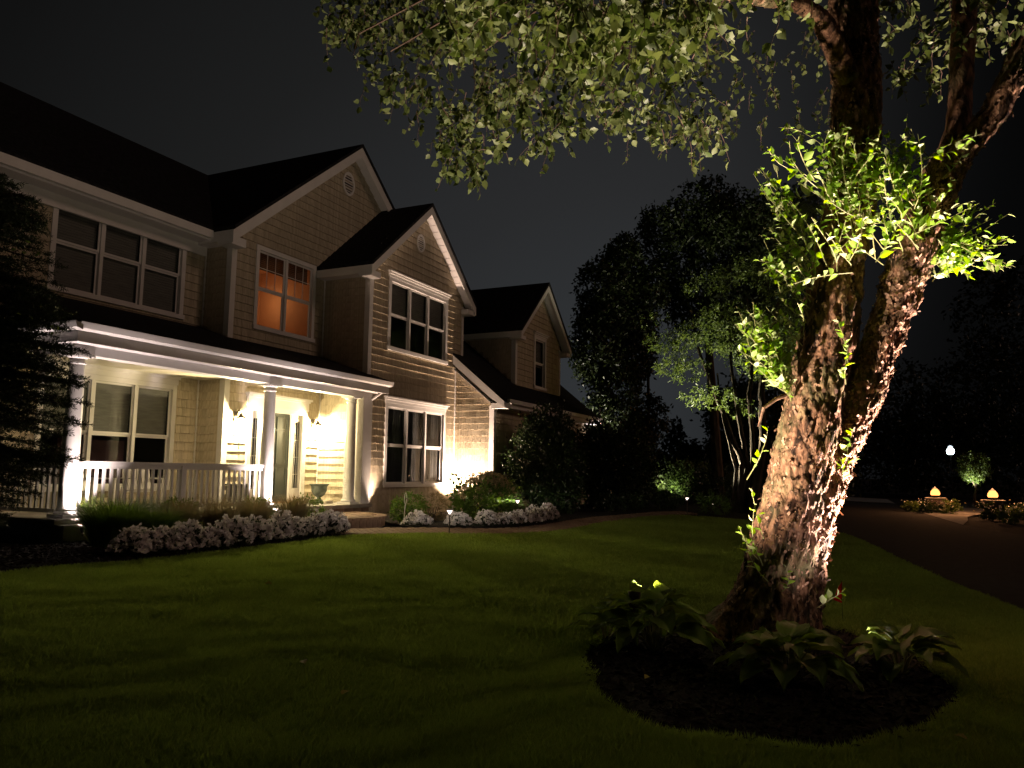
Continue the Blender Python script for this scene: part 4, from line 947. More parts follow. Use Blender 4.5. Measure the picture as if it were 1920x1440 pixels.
# ------------------------------------------------------------------ NEIGHBOUR'S PIERS, LAMP, TOPIARY
def pier(x, y, label, seed):
    z = gz(x, y) - .02; t = empty('stone_pier', (x, y, z), label, 'pier', 'low stone piers with lanterns'); rng_ = random.Random(seed)
    for r in range(5):
        for k in range(4):
            a = k * math.pi / 2; w = .33; zz = z + r * .12
            # each face two stones
            for s in (0, 1):
                x0 = -w + s * w + .005; x1 = x0 + w - .01; d = w + rng_.uniform(-.01, .015)
                pts = [(x0, -d), (x1, -d), (x1, -d + .12), (x0, -d + .12)]
                q = [(x + px * math.cos(a) - py * math.sin(a), y + px * math.sin(a) + py * math.cos(a)) for px, py in pts]
                b = MB(); b.hexa([(u, v, zz) for u, v in q] + [(u, v, zz + .114) for u, v in q]); b.build('stone', 'stone', t)
    b = MB(); b.box(x - .28, x + .28, y - .28, y + .28, z, z + .6); b.build('core', 'soil', t)
    b = MB(); b.box(x - .40, x + .40, y - .40, y + .40, z + .602, z + .66); b.build('cap_stone', 'concrete', t, bevel=.01)
    return z + .66
def pier_lantern(x, y, z, label):
    t = empty('pier_lantern', (x, y, z), label, 'lantern', 'glowing lanterns on the stone piers')
    b = MB(); b.lathe([(.09, 0), (.09, .03), (.04, .05), (.04, .08), (.12, .10)], (x, y, z), 14); b.build('base', 'iron', t, smooth=True)
    b = MB(); b.lathe([(.16, .10), (.19, .16), (.17, .26), (.10, .36), (.05, .38)], (x, y, z), 16); b.build('glass_globe', emitmat('amber_globe', (1, .36, .09), 3), t, smooth=True)
    b = MB(); b.lathe([(.12, .365), (.04, .42), (.012, .47)], (x, y, z), 14); b.build('cap', 'iron', t, smooth=True)
    point('lamp', t, (x, y, z + .62), 150, (1, .42, .16), .1)
for (x, y, la, lb, sd) in ((38.7, -2.15, 'low stone pier left of the concrete walk', 'amber lantern on the pier left of the walk', 1), (36.6, -4.05, 'low stone pier right of the concrete walk', 'amber lantern on the pier right of the walk', 2)):
    zt = pier(x, y, la, sd); pier_lantern(x, y, zt, lb)
k = 0
for (x, y, w_) in ((38.9, -1.2, 'left of the left pier'), (37.6, -1.9, 'before the left pier, left side'), (37.5, -2.6, 'before the left pier, right side'), (39.8, -1.6, 'behind the left pier'), (39.8, -2.6, 'between left pier and walk'), (35.4, -3.7, 'before the right pier, left side'), (35.2, -4.7, 'before the right pier, right side'), (37.0, -5.0, 'right of the right pier'), (37.8, -4.4, 'behind the right pier'), (33.4, -3.7, 'nearest the driveway, left'), (31.5, -4.0, 'nearest the driveway, right')):
    k += 1; flow = bush('bedding_plant', x, y, .35 + .2 * (k * 37 % 10) / 10, .35, .3 + .3 * (k * 53 % 10) / 10, 420, .12, .07, 'midleaf' if k % 2 else 'mound', 'flowering bedding plant ' + w_, 'plant', 300 + k, 'bedding plants round the stone piers', stem=False)
    rng = np.random.default_rng(k); P = np.array([x, y, gz(x, y) + .42]) + rng.normal(size=(16, 3)) * np.array([.25, .25, .08]); V, F = cards(P, rng.normal(size=P.shape), .08, .07, rng=rng); cardobj('blossoms', V, F, 'petal' if k % 3 else 'hyd', flow)
tp = P3(1827, 936, 44); tb = (tp[0], tp[1], gz(*tp[:2]))
tc_ = P3(1826, 880, 44)
tree('small_ornamental_tree', tb, [([tb, P3(1829, 912, 44)], .08, .07), ([P3(1829, 912, 44), P3(1815, 890, 44)], .05, .02), ([P3(1829, 912, 44), P3(1840, 888, 44)], .05, .02)], [(P3(1826, 876, 44), (.80, .8, .75)), (P3(1827, 892, 44), (.5, .5, .45))], 2600, .18, .07, 'midleaf', 'small round headed tree lit from below between the lanterns', 231, droop=-.4)
uplight((tb[0] - .8, tb[1] + .15, tb[2]), (tc_[0], tc_[1], tc_[2] + .4), 1600, (1, .95, .75), 50, 'distant uplight at the foot of the small round tree', h=.12)
# street lamp
sp_ = P3(1782, 846, 48); sl = empty('street_lamp', (sp_[0], sp_[1], gz(sp_[0], sp_[1])), 'cool white street lamp on a dark post beyond the driveway', 'street lamp')
b = MB(); b.lathe([(.11, gz(0, sp_[1])), (.07, gz(0, sp_[1]) + .5), (.03, gz(0, sp_[1]) + .6), (.025, sp_[2] - .2)], (sp_[0], sp_[1], 0), 12); b.build('post', 'iron', sl, smooth=True)
b = MB(); b.lathe([(.12, -.2), (.2, -.12), (.22, .05), (.19, .13), (.18, .14)], (sp_[0], sp_[1], sp_[2]), 18); b.build('glass_globe', emitmat('cool_globe', (.78, .95, 1), 9), sl, smooth=True)
b = MB(); b.lathe([(.21, .145), (.18, .19), (.15, .20)], (sp_[0], sp_[1], sp_[2]), 16); b.build('collar', 'iron', sl, smooth=True)
b = MB(); b.lathe([(.14, .205), (.12, .28), (.05, .33)], (sp_[0], sp_[1], sp_[2]), 16); b.build('top_glass', emitmat('cool_top', (.75, .9, 1), 3), sl, smooth=True)
b = MB(); b.lathe([(.20, .351), (.05, .45), (.01, .5)], (sp_[0], sp_[1], sp_[2]), 16); b.build('cap', 'iron', sl, smooth=True)


# ------------------------------------------------------------------ BIG BIRCH
TB = Vector((7.41, .99, gz(7.41, .99) + .01)); BIRCH = empty('river_birch', TB, 'big leaning birch with shaggy peeling bark and bright young shoots', 'tree')
DT = 6.95
def trunkmesh(name, path, nseg, nround, amp, seed, flare=0, lbl=None):
    """path: list of (px,py,width_px,depth)"""
    P = np.array([[*P3(p[0], p[1], p[3]), p[2] / FPX * p[3] / 2] for p in path]); m = len(P)
    s = np.r_[0, np.cumsum(np.linalg.norm(np.diff(P[:, :3], axis=0), axis=1))]; t = np.linspace(0, s[-1], nseg)
    # smooth interpolation
    C = np.stack([np.interp(t, s, P[:, k]) for k in range(4)], 1)
    for _ in range(int(nseg * .06)): C[1:-1] = (C[:-2] + 2 * C[1:-1] + C[2:]) / 4
    T = norm(np.gradient(C[:, :3], axis=0)); ref = np.array(CF); A = norm(np.cross(T, ref)); B = np.cross(A, T)
    th = np.linspace(0, 2 * np.pi, nround, endpoint=False)
    V = np.zeros((nseg, nround, 3)); Nn = np.zeros_like(V)
    for i in range(nseg):
        for j in range(nround):
            n = A[i] * math.cos(th[j]) + B[i] * math.sin(th[j]); r = C[i, 3]
            q = Vector((n[0] * r * 1.0, n[1] * r, t[i])) 
            big = noise.noise(Vector((q.x * 3, q.y * 3, t[i] * 1.2 + seed))) * .10
            v = Vector((q.x * 15 + seed, q.y * 15, t[i] * 4.6)); rid = noise.noise(v + Vector((noise.noise(v * .8) * 1.2, 0, 0))); crk = (1 - min(1, abs(noise.noise(v * .9 + Vector((7, 3, 1)))) * 3.2)) ** 2
            v2 = Vector((q.x * 30, q.y * 30 + seed, t[i] * 11)); fine = noise.noise(v2)
            v3 = Vector((q.x * 62, q.y * 62 + seed, t[i] * 30)); ff = noise.noise(v3)
            pl = abs(rid) ** .6 * (1 if rid > 0 else -1)
            lob = 0
            if flare: lob = flare * math.exp(-t[i] / .22) * (.35 + .65 * max(0, math.sin(th[j] * 5 + seed))) 
            V[i, j] = C[i, :3] + n * (r * (1 + big) + amp * (pl * 1.0 + fine * .9 + ff * .5 - crk * 1.1) + lob * .28); Nn[i, j] = n
    V = V.reshape(-1, 3); F = []
    i, j = np.meshgrid(np.arange(nseg - 1), np.arange(nround), indexing='ij'); a = (i * nround + j).ravel(); b = (i * nround + (j + 1) % nround).ravel()
    F = np.stack([a, b, b + nround, a + nround], 1)
    og = np.array(C[0, :3]); o = mkobj(name, npmesh(name, V - og, F, True), 'birch', BIRCH, og)
    if lbl: o['label'] = lbl
    return V, Nn.reshape(-1, 3), t, nround
LP = [(1418, 1215, 205, 6.9), (1430, 1180, 180, 6.9), (1438, 1120, 150, 6.9), (1452, 1050, 142, 6.9), (1470, 980, 136, 6.92), (1488, 900, 132, 6.95), (1510, 800, 122, 6.95), (1535, 700, 112, 7.0), (1560, 600, 106, 7.0), (1568, 520, 104, 7.05), (1590, 400, 100, 7.1), (1598, 300, 96, 7.15), (1606, 200, 92, 7.2), (1602, 100, 92, 7.3), (1600, 0, 92, 7.4), (1596, -160, 84, 7.5), (1580, -420, 70, 7.7)]
RP = [(1478, 1215, 120, 7.0), (1482, 1180, 100, 7.0), (1488, 1100, 104, 7.0), (1498, 1040, 104, 7.0), (1514, 970, 108, 7.0), (1536, 900, 104, 7.0), (1560, 840, 100, 7.0), (1592, 770, 92, 7.0), (1622, 710, 84, 7.0), (1642, 650, 78, 7.0), (1668, 590, 78, 6.98), (1690, 530, 88, 6.95), (1712, 470, 92, 6.9), (1730, 410, 84, 6.88), (1765, 330, 80, 6.85), (1795, 270, 62, 6.8)]
R2 = [(1780, 310, 50, 6.85), (1822, 262, 46, 6.8), (1862, 215, 48, 6.75), (1905, 130, 50, 6.7), (1950, 40, 46, 6.6), (2010, -120, 40, 6.5), (2080, -330, 30, 6.3)]
R3 = [(1780, 320, 60, 6.95), (1797, 240, 44, 7.05), (1802, 150, 42, 7.15), (1806, 60, 42, 7.25), (1812, -60, 40, 7.4), (1830, -250, 30, 7.6)]
LB = [(1588, 150, 44, 7.1), (1562, 80, 42, 6.95), (1538, 35, 36, 6.8), (1500, 8, 30, 6.6), (1440, 0, 26, 6.4), (1360, -15, 24, 6.1), (1240, -50, 20, 5.8), (1080, -80, 16, 5.5), (900, -60, 11, 5.3), (760, -20, 7, 5.2)]
LP = [(a + (9 if b > 780 and b < 1130 else 0), b, w * (.92 if b < 750 else .86), d) for a, b, w, d in LP]; RP = [(a + (8 if 560 < b < 780 else 4 if b < 780 else 0), b, w * (.84 if b < 800 else .93), d) for a, b, w, d in RP]
tv = [trunkmesh('trunk', LP, 640, 130, .019, 3.1, flare=.9, lbl='left stem with olive lichen and shaggy plates'),
      trunkmesh('trunk', RP, 480, 120, .021, 8.7, flare=.35, lbl='right stem with salmon curls of peeling bark'),
      trunkmesh('limb', R2, 130, 60, .010, 5.2), trunkmesh('limb', R3, 110, 48, .004, 6.6), trunkmesh('limb', LB, 180, 48, .005, 9.1)]
# peeling flakes: curled thin plates lifting off the trunk
def flakes(V, Nn, nround, n, size, seed, z0=0.0):
    rng = np.random.default_rng(seed); idx = rng.integers(nround * 3, len(V) - nround * 3, n)
    P = V[idx]; Nv = norm(Nn[idx] + rng.normal(size=(n, 3)) * .15); T = norm(V[np.minimum(idx + nround, len(V) - 1)] - P); S = norm(np.cross(T, Nv))
    ang = rng.normal(size=n) * .5; T2 = T * np.cos(ang)[:, None] + S * np.sin(ang)[:, None]; S2 = np.cross(T2, Nv)
    flip = np.where(rng.random(n) < .5, 1, -1)[:, None]; T2 = T2 * flip
    L = size * (.4 + 1.2 * rng.random((n, 1)) ** 1.5); Wd = L * (.35 + .4 * rng.random((n, 1))); lift = L * (.08 + .6 * rng.random((n, 1)) ** 2)
    a = P + Nv * .002; b = P + T2 * L * .5 + Nv * (lift * .25 + .003); c = P + T2 * L * .9 + Nv * lift
    jag = rng.normal(size=(n, 1)) * .25
    Vs = np.stack([a - S2 * Wd * .5, a + S2 * Wd * .5, b + S2 * Wd * (.6 + jag * .4), b - S2 * Wd * .5, c + S2 * Wd * (.3 + jag), c - S2 * Wd * .45], 1).reshape(-1, 3)
    o = (np.arange(n) * 6)[:, None, None]; F = (o + np.array([[0, 1, 2, 3], [3, 2, 4, 5]])[None]).reshape(-1, 4)
    return Vs, F
Vs, Fs, off = [], [], 0
for (tvv, n, sz, sd) in ((tv[0], 9500, .026, 1), (tv[1], 8500, .033, 2), (tv[2], 1100, .036, 3), (tv[4], 260, .022, 4)):
    v, f = flakes(tvv[0], tvv[1], tvv[3], n, sz, sd); Vs.append(v); Fs.append(f + off); off += len(v)
V = np.concatenate(Vs); F = np.concatenate(Fs); og = np.array(TB); o = mkobj('bark_flakes', npmesh('bark_flakes', V - og, F), 'flake', BIRCH, og); o['kind'] = 'stuff'

# ---- canopy: twigs hanging from boughs, leaves along the twigs
def inpoly(x, y, poly):
    c = False; n = len(poly)
    for i in range(n):
        x0, y0 = poly[i]; x1, y1 = poly[(i + 1) % n]
        if (y0 > y) != (y1 > y) and x < (x1 - x0) * (y - y0) / (y1 - y0) + x0: c = not c
    return c
rng = np.random.default_rng(5)
CAN = [(585, -260), (580, 0), (600, 60), (640, 125), (700, 185), (790, 250), (830, 330), (900, 335), (960, 270), (1050, 285), (1120, 262), (1200, 280), (1240, 262), (1300, 300), (1370, 250), (1460, 265), (1520, 200), (1540, -260)]
CAN2 = [(1620, -260), (1640, 60), (1690, 160), (1760, 130), (1790, 60), (1900, 80), (1960, -260)]
leafP, leafD, tw = [], [], MB()
def twigcluster(p, ln, nl, down=.8):
    d = Vector(rng.normal(size=3)) * .75; d.z = -abs(d.z) * .5 - down; d.normalize(); p = Vector(p); pts = [p]
    for k in range(4):
        d2 = (d + Vector(rng.normal(size=3)) * .18 + Vector((0, 0, -.18 * k))).normalized(); pts.append(pts[-1] + d2 * ln / 4)
    tw.tube(pts, [.0035, .003, .0025, .002, .0012], 4, cap=False)
    for k in range(nl):
        s = (k + rng.random()) / nl * 3.95; i = int(s); q = pts[i].lerp(pts[i + 1], s - i)
        dd = Vector(rng.normal(size=3)) * .75 + Vector((0, 0, -.7)); leafP.append(q + dd.normalized() * .015); leafD.append(dd)
clus = [(840, 318, 8.2), (865, 322, 8.0), (905, 318, 8.4), (940, 296, 8.6), (835, 290, 7.8), (1060, 262, 8.4), (1200, 262, 8.8), (1300, 280, 9.0)] + [(1060 + 36 * k, 10 + 22 * (k % 3), 5.3 + .15 * (k % 4)) for k in range(8)]
while len(clus) < 135:
    x = rng.uniform(590, 1540); y = rng.uniform(-250, 330)
    if not inpoly(x, y + 12, CAN) or (x > 1340 and y > -40 and rng.random() < .75): continue
    near = x > 860 and y < 120
    clus.append((x, y, rng.uniform(5.1, 6.6) if near and rng.random() < .6 else rng.uniform(7.2, 11.0)))
for (x, y, D) in clus:
    R_ = rng.uniform(28, 60)
    for k in range(int(rng.integers(8, 16))):
        xx = x + rng.normal() * R_; yy = y + rng.normal() * R_ * .6
        if inpoly(xx, yy, CAN) and not (xx > 1360 and rng.random() < .5): twigcluster(P3(xx, yy - 20, D + rng.normal() * .25), rng.uniform(.16, .40), int(rng.integers(6, 12)))
# loose far side boughs behind the trunk and to the right
cnt = 0
while cnt < 110:
    x = rng.uniform(1300, 1560); y = rng.uniform(-200, 240)
    cnt += 1; twigcluster(P3(x, y, rng.uniform(9.5, 13)), .3, 8)
cnt = 0
while cnt < 170:
    x = rng.uniform(1620, 1960); y = rng.uniform(-200, 150)
    if not inpoly(x, y, CAN2): continue
    cnt += 1; twigcluster(P3(x, y, rng.uniform(6.4, 9.5)), .3, 8)
# boughs carrying the twigs
bo = MB()
for k in range(26):
    x = rng.uniform(650, 1300); y = rng.uniform(-120, 130); D = rng.uniform(5.5, 8.4)
    s = P3(1440 + rng.uniform(-350, 60), -10 - rng.uniform(0, 100), 6.5); e_ = P3(x, y, D); m_ = (Vector(s) + Vector(e_)) / 2 + Vector((0, 0, .35))
    bo.tube([s, m_, e_, Vector(e_) + Vector((rng.normal() * .1, rng.normal() * .1, -.25))], [.02, .013, .007, .003], 5, cap=False)
bo.build('bough', 'twigbrown', BIRCH)
# bright hanging sprays near the top
LEAFSETS = {}
def mkleafmesh(mat, L=1.0, seed=0):
    r = np.random.default_rng(seed); V, F = cards(np.zeros((1, 3)), np.array([[1., 0, 0]]), L, L * .62, fold=.18, fancy=True, up=np.array([[0, 0, 1.]]), rng=r); me = npmesh('leaf', V, F, True); me.materials.append(M[mat]); return me
LM = [mkleafmesh('shoot', seed=s) for s in (1, 2)] + [mkleafmesh('shootpale', seed=3)]
LC = [mkleafmesh('canopy', seed=4)]
def leafobj(p, d, L, meshes, up=None):
    d = Vector(d).normalized(); o = bpy.data.objects.new('leaf', random.choice(meshes)); COL.objects.link(o); o.parent = BIRCH
    u = Vector(rng.normal(size=3)) * .5 + Vector((0, 0, 1)) if up is None else Vector(up) + Vector(rng.normal(size=3)) * .3
    s = d.cross(u)
    if s.length < .01: s = Vector((1, 0, 0))
    s.normalize(); w = s.cross(d) * -1
    m = Matrix((( d.x, -s.x, -w.x, 0), (d.y, -s.y, -w.y, 0), (d.z, -s.z, -w.z, 0), (0, 0, 0, 1)))
    m = Matrix(((d.x, s.x, (d.cross(s)).x, 0), (d.y, s.y, (d.cross(s)).y, 0), (d.z, s.z, (d.cross(s)).z, 0), (0, 0, 0, 1)))
    o.matrix_local = Matrix.Translation(Vector(p) - TB) @ m @ Matrix.Scale(L, 4); return o
nleaf = 0
for (x, y, D, ln) in ((1075, -20, 5.0, .42), (1110, -10, 5.1, .35), (1165, -30, 5.2, .4), (1040, -10, 5.4, .4), (1290, -30, 5.3, .42), (1210, -20, 5.0, .30), (1330, 10, 5.4, .32), (985, 0, 5.3, .35), (900, 40, 5.6, .3), (1140, 60, 5.4, .3)):
    p = Vector(P3(x, y, D)); d = Vector((rng.normal() * .3, rng.normal() * .3, -1)).normalized(); q = p; sm = [p]
    for k in range(9):
        d = (d + Vector(rng.normal(size=3)) * .12 + Vector((0, 0, -.05))).normalized(); q = q + d * ln / 9; sm.append(q)
        leafobj(q, Vector(rng.normal(size=3)) * .6 + Vector((0, 0, -.9)), .07 + .025 * rng.random(), LC, up=rng.normal(size=3)); nleaf += 1
    tw.tube(sm, .003, 4, cap=False)
P = np.array([list(p) for p in leafP]); D = np.array([list(p) for p in leafD]); LL = .045 + .06 * rng.random(len(P))
V, F = cards(P, D, LL, LL * (.6 + .2 * rng.random(len(P))), fold=.15, fancy=True, rng=rng)
cardobj('foliage', V, F, 'canopy', BIRCH, origin=TB)
o = tw.build('twigs', 'twigbrown', BIRCH); o['kind'] = 'stuff'

# ---- bright epicormic shoots on the trunk
shootTw = MB(); SP, SD, SL = [], [], []; cand = []
def shoot(px, py, D, tx, ty, dD, n, L=.10, curve=.06):
    a = Vector(P3(px, py, D)); b = Vector(P3(tx, ty, D + dD)); ln = (b - a).length; pts = []
    sd = Vector(rng.normal(size=3)) * curve * ln
    for k in range(7):
        s = k / 6; pts.append(a.lerp(b, s) + sd * math.sin(s * math.pi) + Vector(rng.normal(size=3)) * .003)
    shootTw.tube(pts, [.0045, .004, .0036, .0032, .0027, .0022, .0015], 5, cap=False)
    t = (b - a).normalized()
    for k in range(n):
        s = .15 + .85 * (k + .5 * rng.random()) / n; i = min(5, int(s * 6)); q = pts[i].lerp(pts[i + 1], s * 6 - i)
        side = Vector(rng.normal(size=3)); side -= t * side.dot(t); side.normalize()
        cand.append((q, side * .9 + t * (.35 + .5 * rng.random()) + Vector((0, 0, .05)), L * (1.15 - .6 * s) * rng.uniform(.75, 1.2)))
# main burst around the fork
for k in range(84):
    ax = rng.uniform(1500, 1755); ay = 525 - abs(ax - 1620) * .2 - rng.uniform(0, 215)
    ang = rng.normal() * .6; l_ = rng.uniform(60, 170)
    tx = ax + math.sin(ang) * l_ * 1.0; ty = ay - math.cos(ang) * l_
    if ty < 225: ty = 225 + rng.uniform(0, 60)
    shoot(ax, ay, DT - .12 - .2 * rng.random(), tx, ty, rng.uniform(-.45, .0), int(l_ / 14), .10)
for k in range(18):    # tall upright shoots
    ax, ay = rng.uniform(1560, 1770), rng.uniform(330, 420); shoot(ax, ay, DT - .25, ax + rng.uniform(-70, 50), rng.uniform(205, 300), rng.uniform(-.3, .0), 9, .085)
for k in range(24):    # left fan
    ax, ay = rng.uniform(1490, 1530), rng.uniform(430, 560); shoot(ax, ay, DT - .1, rng.uniform(1415, 1470), rng.uniform(310, 520), rng.uniform(-.3, .1), 9, .10)
for k in range(26):    # right fan
    ax, ay = rng.uniform(1735, 1760), rng.uniform(420, 530); shoot(ax, ay, DT - .1, rng.uniform(1780, 1915), rng.uniform(380, 520), rng.uniform(-.3, .1), 11, .11)
for k in range(20):    # lower left group
    ax, ay = rng.uniform(1478, 1490), rng.uniform(690, 745); shoot(ax, ay, DT - .1, rng.uniform(1378, 1470), rng.uniform(560, 700), rng.uniform(-.3, .0), 9, .115)
for (a_, b_) in (((1432, 1010), (1408, 915)), ((1422, 1050), (1385, 985)), ((1430, 1060), (1415, 950)), ((1440, 1090), (1400, 1010)), ((1466, 1110), (1472, 1060)), ((1530, 1140), (1582, 1110)), ((1400, 900), (1440, 800)), ((1592, 880), (1602, 800)), ((1580, 900), (1575, 860)), ((1590, 680), (1570, 600)), ((1585, 720), (1590, 650))):
    shoot(a_[0], a_[1], DT - .42, b_[0], b_[1], -.08, 7, .09)
for k in range(26):    # sprouts running down the left edge of the left stem
    ay = rng.uniform(520, 760); ax = np.interp(ay, [520, 600, 700, 760], [1528, 1512, 1492, 1482]); shoot(ax, ay, DT - .12, ax - rng.uniform(10, 75), ay - rng.uniform(30, 95), rng.uniform(-.25, .05), 6, .075)
# arching pale twig at upper left
shoot(1540, 360, DT - .1, 1455, 315, -.4, 8, .12, .12)
cand = [c for c in cand]
order = rng.permutation(len(cand))
for r_, i in enumerate(order):
    q, d, L = cand[i]
    if nleaf < 298: leafobj(q, d, L, LM); nleaf += 1
    else: SP.append(list(q)); SD.append(list(d)); SL.append(L)
SP, SD, SL = np.array(SP), np.array(SD), np.array(SL)
pale = rng.random(len(SP)) < .25
for msk, mt in ((~pale, 'shoot'), (pale, 'shootpale')):
    V, F = cards(SP[msk], SD[msk], SL[msk], SL[msk] * .6, fold=.18, fancy=True, up=np.array([[0, 0, 1.]]), rng=rng); cardobj('foliage', V, F, mt, BIRCH, origin=TB)
o = shootTw.build('shoots', 'twig', BIRCH); o['kind'] = 'stuff'
# cut branch stub on the left
b = MB(); b.tube([P3(1482, 738, 7.0), P3(1455, 748, 6.95), P3(1432, 765, 6.9), P3(1422, 800, 6.9)], [.022, .018, .015, .009], 8); b.build('dead_branch', 'flake', BIRCH, smooth=True)

# ------------------------------------------------------------------ HOSTAS
def hostaleaf(seed):
    r = np.random.default_rng(seed); nu, nv = 12, 15; V = []
    for i in range(nu):
        u = i / (nu - 1)
        w = math.sin(math.pi * min(1, u ** .6)) ** .75 * .36 + .002 if u < 1 else .002
        for j in range(nv):
            v = (j / (nv - 1) - .5) * 2
            x = u; y = v * w; z = .30 * u - .55 * u * u + .34 * abs(v) ** 1.2 * w - .016 * math.cos(v * 22) * (1 - u) - .02 * math.exp(-(v * 8) ** 2) + .02 * math.sin(u * 11 + v * 3 + seed) + .03 * math.sin(u * 23) * v * v
            V.append((x + abs(v) ** 2 * (-.06 if u < .3 else 0), y, z))
    F = [(i * nv + j, i * nv + j + 1, (i + 1) * nv + j + 1, (i + 1) * nv + j) for i in range(nu - 1) for j in range(nv - 1)]
    # petiole
    me = npmesh('leaf', np.array(V), np.array(F), True); me.materials.append(M['hosta']); return me
HL = [hostaleaf(1), hostaleaf(2)]
def hosta(x, y, n, size, label, seed, hgt=.3):
    r = random.Random(seed); z = gz(x, y) + .012; t = empty('hosta', (x, y, z), label, 'plant', 'hostas round the foot of the big tree')
    pet = MB()
    for k in range(n):
        a = 2.4 * k + r.uniform(-.3, .3); ring = k / n; rr = (.06 + .20 * ring) * size / .3; h = hgt * (1.05 - .65 * ring) + r.uniform(-.03, .03)
        p = Vector((rr * math.cos(a), rr * math.sin(a), h)); pet.tube([(0 + .02 * math.cos(a), .02 * math.sin(a), 0), (p.x * .6, p.y * .6, h * .7), p], [.006, .005, .004], 5, cap=False)
        o = bpy.data.objects.new('leaf', r.choice(HL)); COL.objects.link(o); o.parent = t
        o.location = p; s = size * r.uniform(.8, 1.15); o.scale = (s, s * r.uniform(.9, 1.1), s); o.rotation_euler = (r.uniform(-.3, .3), -.12 + .34 * ring + r.uniform(-.18, .18) - .3 * (1 - ring), a)
    pet.v = [(v[0] + x, v[1] + y, v[2] + z) for v in pet.v]
    pet.build('stem', 'twig', t)
h1 = gr(1225, 1225)
hosta(h1.x, h1.y, 24, .29, 'large hosta left of the trunk with brightly lit top leaves', 1, .36)
ORGH = bpy.data.objects['hosta']
for (px_, py_, dd, rz, sc_) in ((1205, 1128, .10, -1.1, .26), (1236, 1112, .22, -.35, .24), (1168, 1124, .10, 2.4, .2), (1212, 1108, .40, .8, .24)):
    o = bpy.data.objects.new('leaf', HL[0]); COL.objects.link(o); o.parent = ORGH; lp = Vector(P3(px_, py_, 5.95 + dd)); o.location = lp - ORG[ORGH.name]
    o.scale = (sc_, sc_, sc_); o.rotation_euler = (.25, -.15, rz)
h1b = gr(1135, 1205); hosta(h1b.x, h1b.y, 9, .22, 'small dim hosta at the left edge of the mulch', 2, .22)
h2 = gr(1480, 1285); hosta(h2.x, h2.y, 24, .28, 'dark hosta directly in front of the trunk', 3, .27)
h3 = gr(1690, 1268); hosta(h3.x, h3.y, 18, .26, 'dark hosta right of the trunk beside the uplight', 4, .26)
# yellowed leaf on left hosta
# red marker flag
fg = gr(1580, 1165); t = empty('marker_flag', fg, 'small red marker flag on a wire behind the right side of the trunk', 'flag')
b = MB(); b.tube([fg, fg + Vector((0, 0, .40))], .002, 5); b.build('wire', 'iron', t)
b = MB(); q = fg + Vector((0, 0, .18)); s = Vector(CR) * -.085
b.prism([q, q + Vector((0, 0, .21)) + Vector(CR) * .008, q + Vector((0, 0, .16)) + s * .35, q + Vector((0, 0, .03)) + s], Vector(CF) * .002); b.build('pennant', 'red', t)
# mulch chips under the tree and along the porch bed
def chips(n, xr, yr, test, seed, name, label_bed):
    r = np.random.default_rng(seed); P = np.stack([r.uniform(*xr, n), r.uniform(*yr, n)], 1); keep = np.array([test(p[0], p[1]) for p in P]); P = P[keep]
    P3_ = np.c_[P, gzv(P[:, 1]) + .022]; D = r.normal(size=P3_.shape); D[:, 2] *= .3
    V, F = cards(P3_, D, .04 + .05 * r.random(len(P)), .012 + .012 * r.random(len(P)), fold=.4, rng=r); o = cardobj(name, V, F, 'chip'); tag(o, label_bed, 'mulch'); return o
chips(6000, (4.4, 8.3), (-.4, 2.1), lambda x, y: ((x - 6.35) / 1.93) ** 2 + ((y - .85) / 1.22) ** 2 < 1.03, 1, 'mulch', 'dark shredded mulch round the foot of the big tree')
chips(9000, (3, 11.5), (8.0, 10.7), lambda x, y: inpoly(x, y, [(3, 8.45), (5.9, 8.2), (7.78, 7.96), (11, 8.25), (11.5, 10.7), (3, 10.7)]), 2, 'mulch', 'dark mulch in the bed along the porch')

# ------------------------------------------------------------------ CONIFER at the left edge
CB = Vector(P3(-150, 1000, 7.6)); CB = Vector((CB.x, CB.y, gz(CB.x, CB.y)))
SPR = empty('spruce', CB, 'dark spruce with short needled branches at the left edge', 'tree')
b = MB(); b.tube([CB, CB + Vector((0, 0, 2)), CB + Vector((0, 0, 4.4))], [.10, .07, .02], 10); b.build('trunk', 'barktrunk', SPR, smooth=True)
prof_ = [(330, -5), (400, 20), (470, 44), (520, 44), (560, 82), (620, 106), (660, 98), (720, 112), (780, 108), (840, 102), (880, 72), (920, 32), (960, 0), (1000, -50)]
rng = np.random.default_rng(9); NP, ND = [], []; br = MB()
axis_px = -150
for k in range(640):
    py = rng.uniform(310, 1000); lim_ = np.interp(py, [p[0] for p in prof_], [p[1] for p in prof_]); reach = (lim_ - axis_px) / FPX * 7.6
    a = rng.uniform(0, 2 * math.pi); R_ = reach * rng.uniform(.8, 1.04)
    zc = P3(axis_px, py, 7.6)[2]; s = Vector((CB.x, CB.y, zc + .15 + .1 * rng.random())); dirv = Vector((math.cos(a), math.sin(a), 0))
    e_ = s + dirv * R_; e_.z = zc - .05; m_ = (s + e_) / 2 + Vector((0, 0, -.04)); pts = [s, m_, e_]
    br.tube(pts, [.012, .008, .003], 4, cap=False)
    nb = int(R_ * 46)
    for j in range(nb):
        u = .25 + .75 * (j + rng.random()) / nb; q = s.lerp(m_, u * 2) if u < .5 else m_.lerp(e_, u * 2 - 1)
        # side twig
        sd = Vector((-dirv.y, dirv.x, 0)) * (1 if rng.random() < .5 else -1); tl = .05 + .14 * (1 - abs(u - .5)) * rng.random(); td = (dirv * .8 + sd * .8 + Vector((0, 0, rng.normal() * .35 - .15))).normalized()
        for w in range(13):
            f_ = w / 13; NP.append(list(q + td * tl * f_)); nd = td * .8 + Vector(rng.normal(size=3)) * .75; ND.append(list(nd))
br.build('branch', 'barktrunk', SPR)
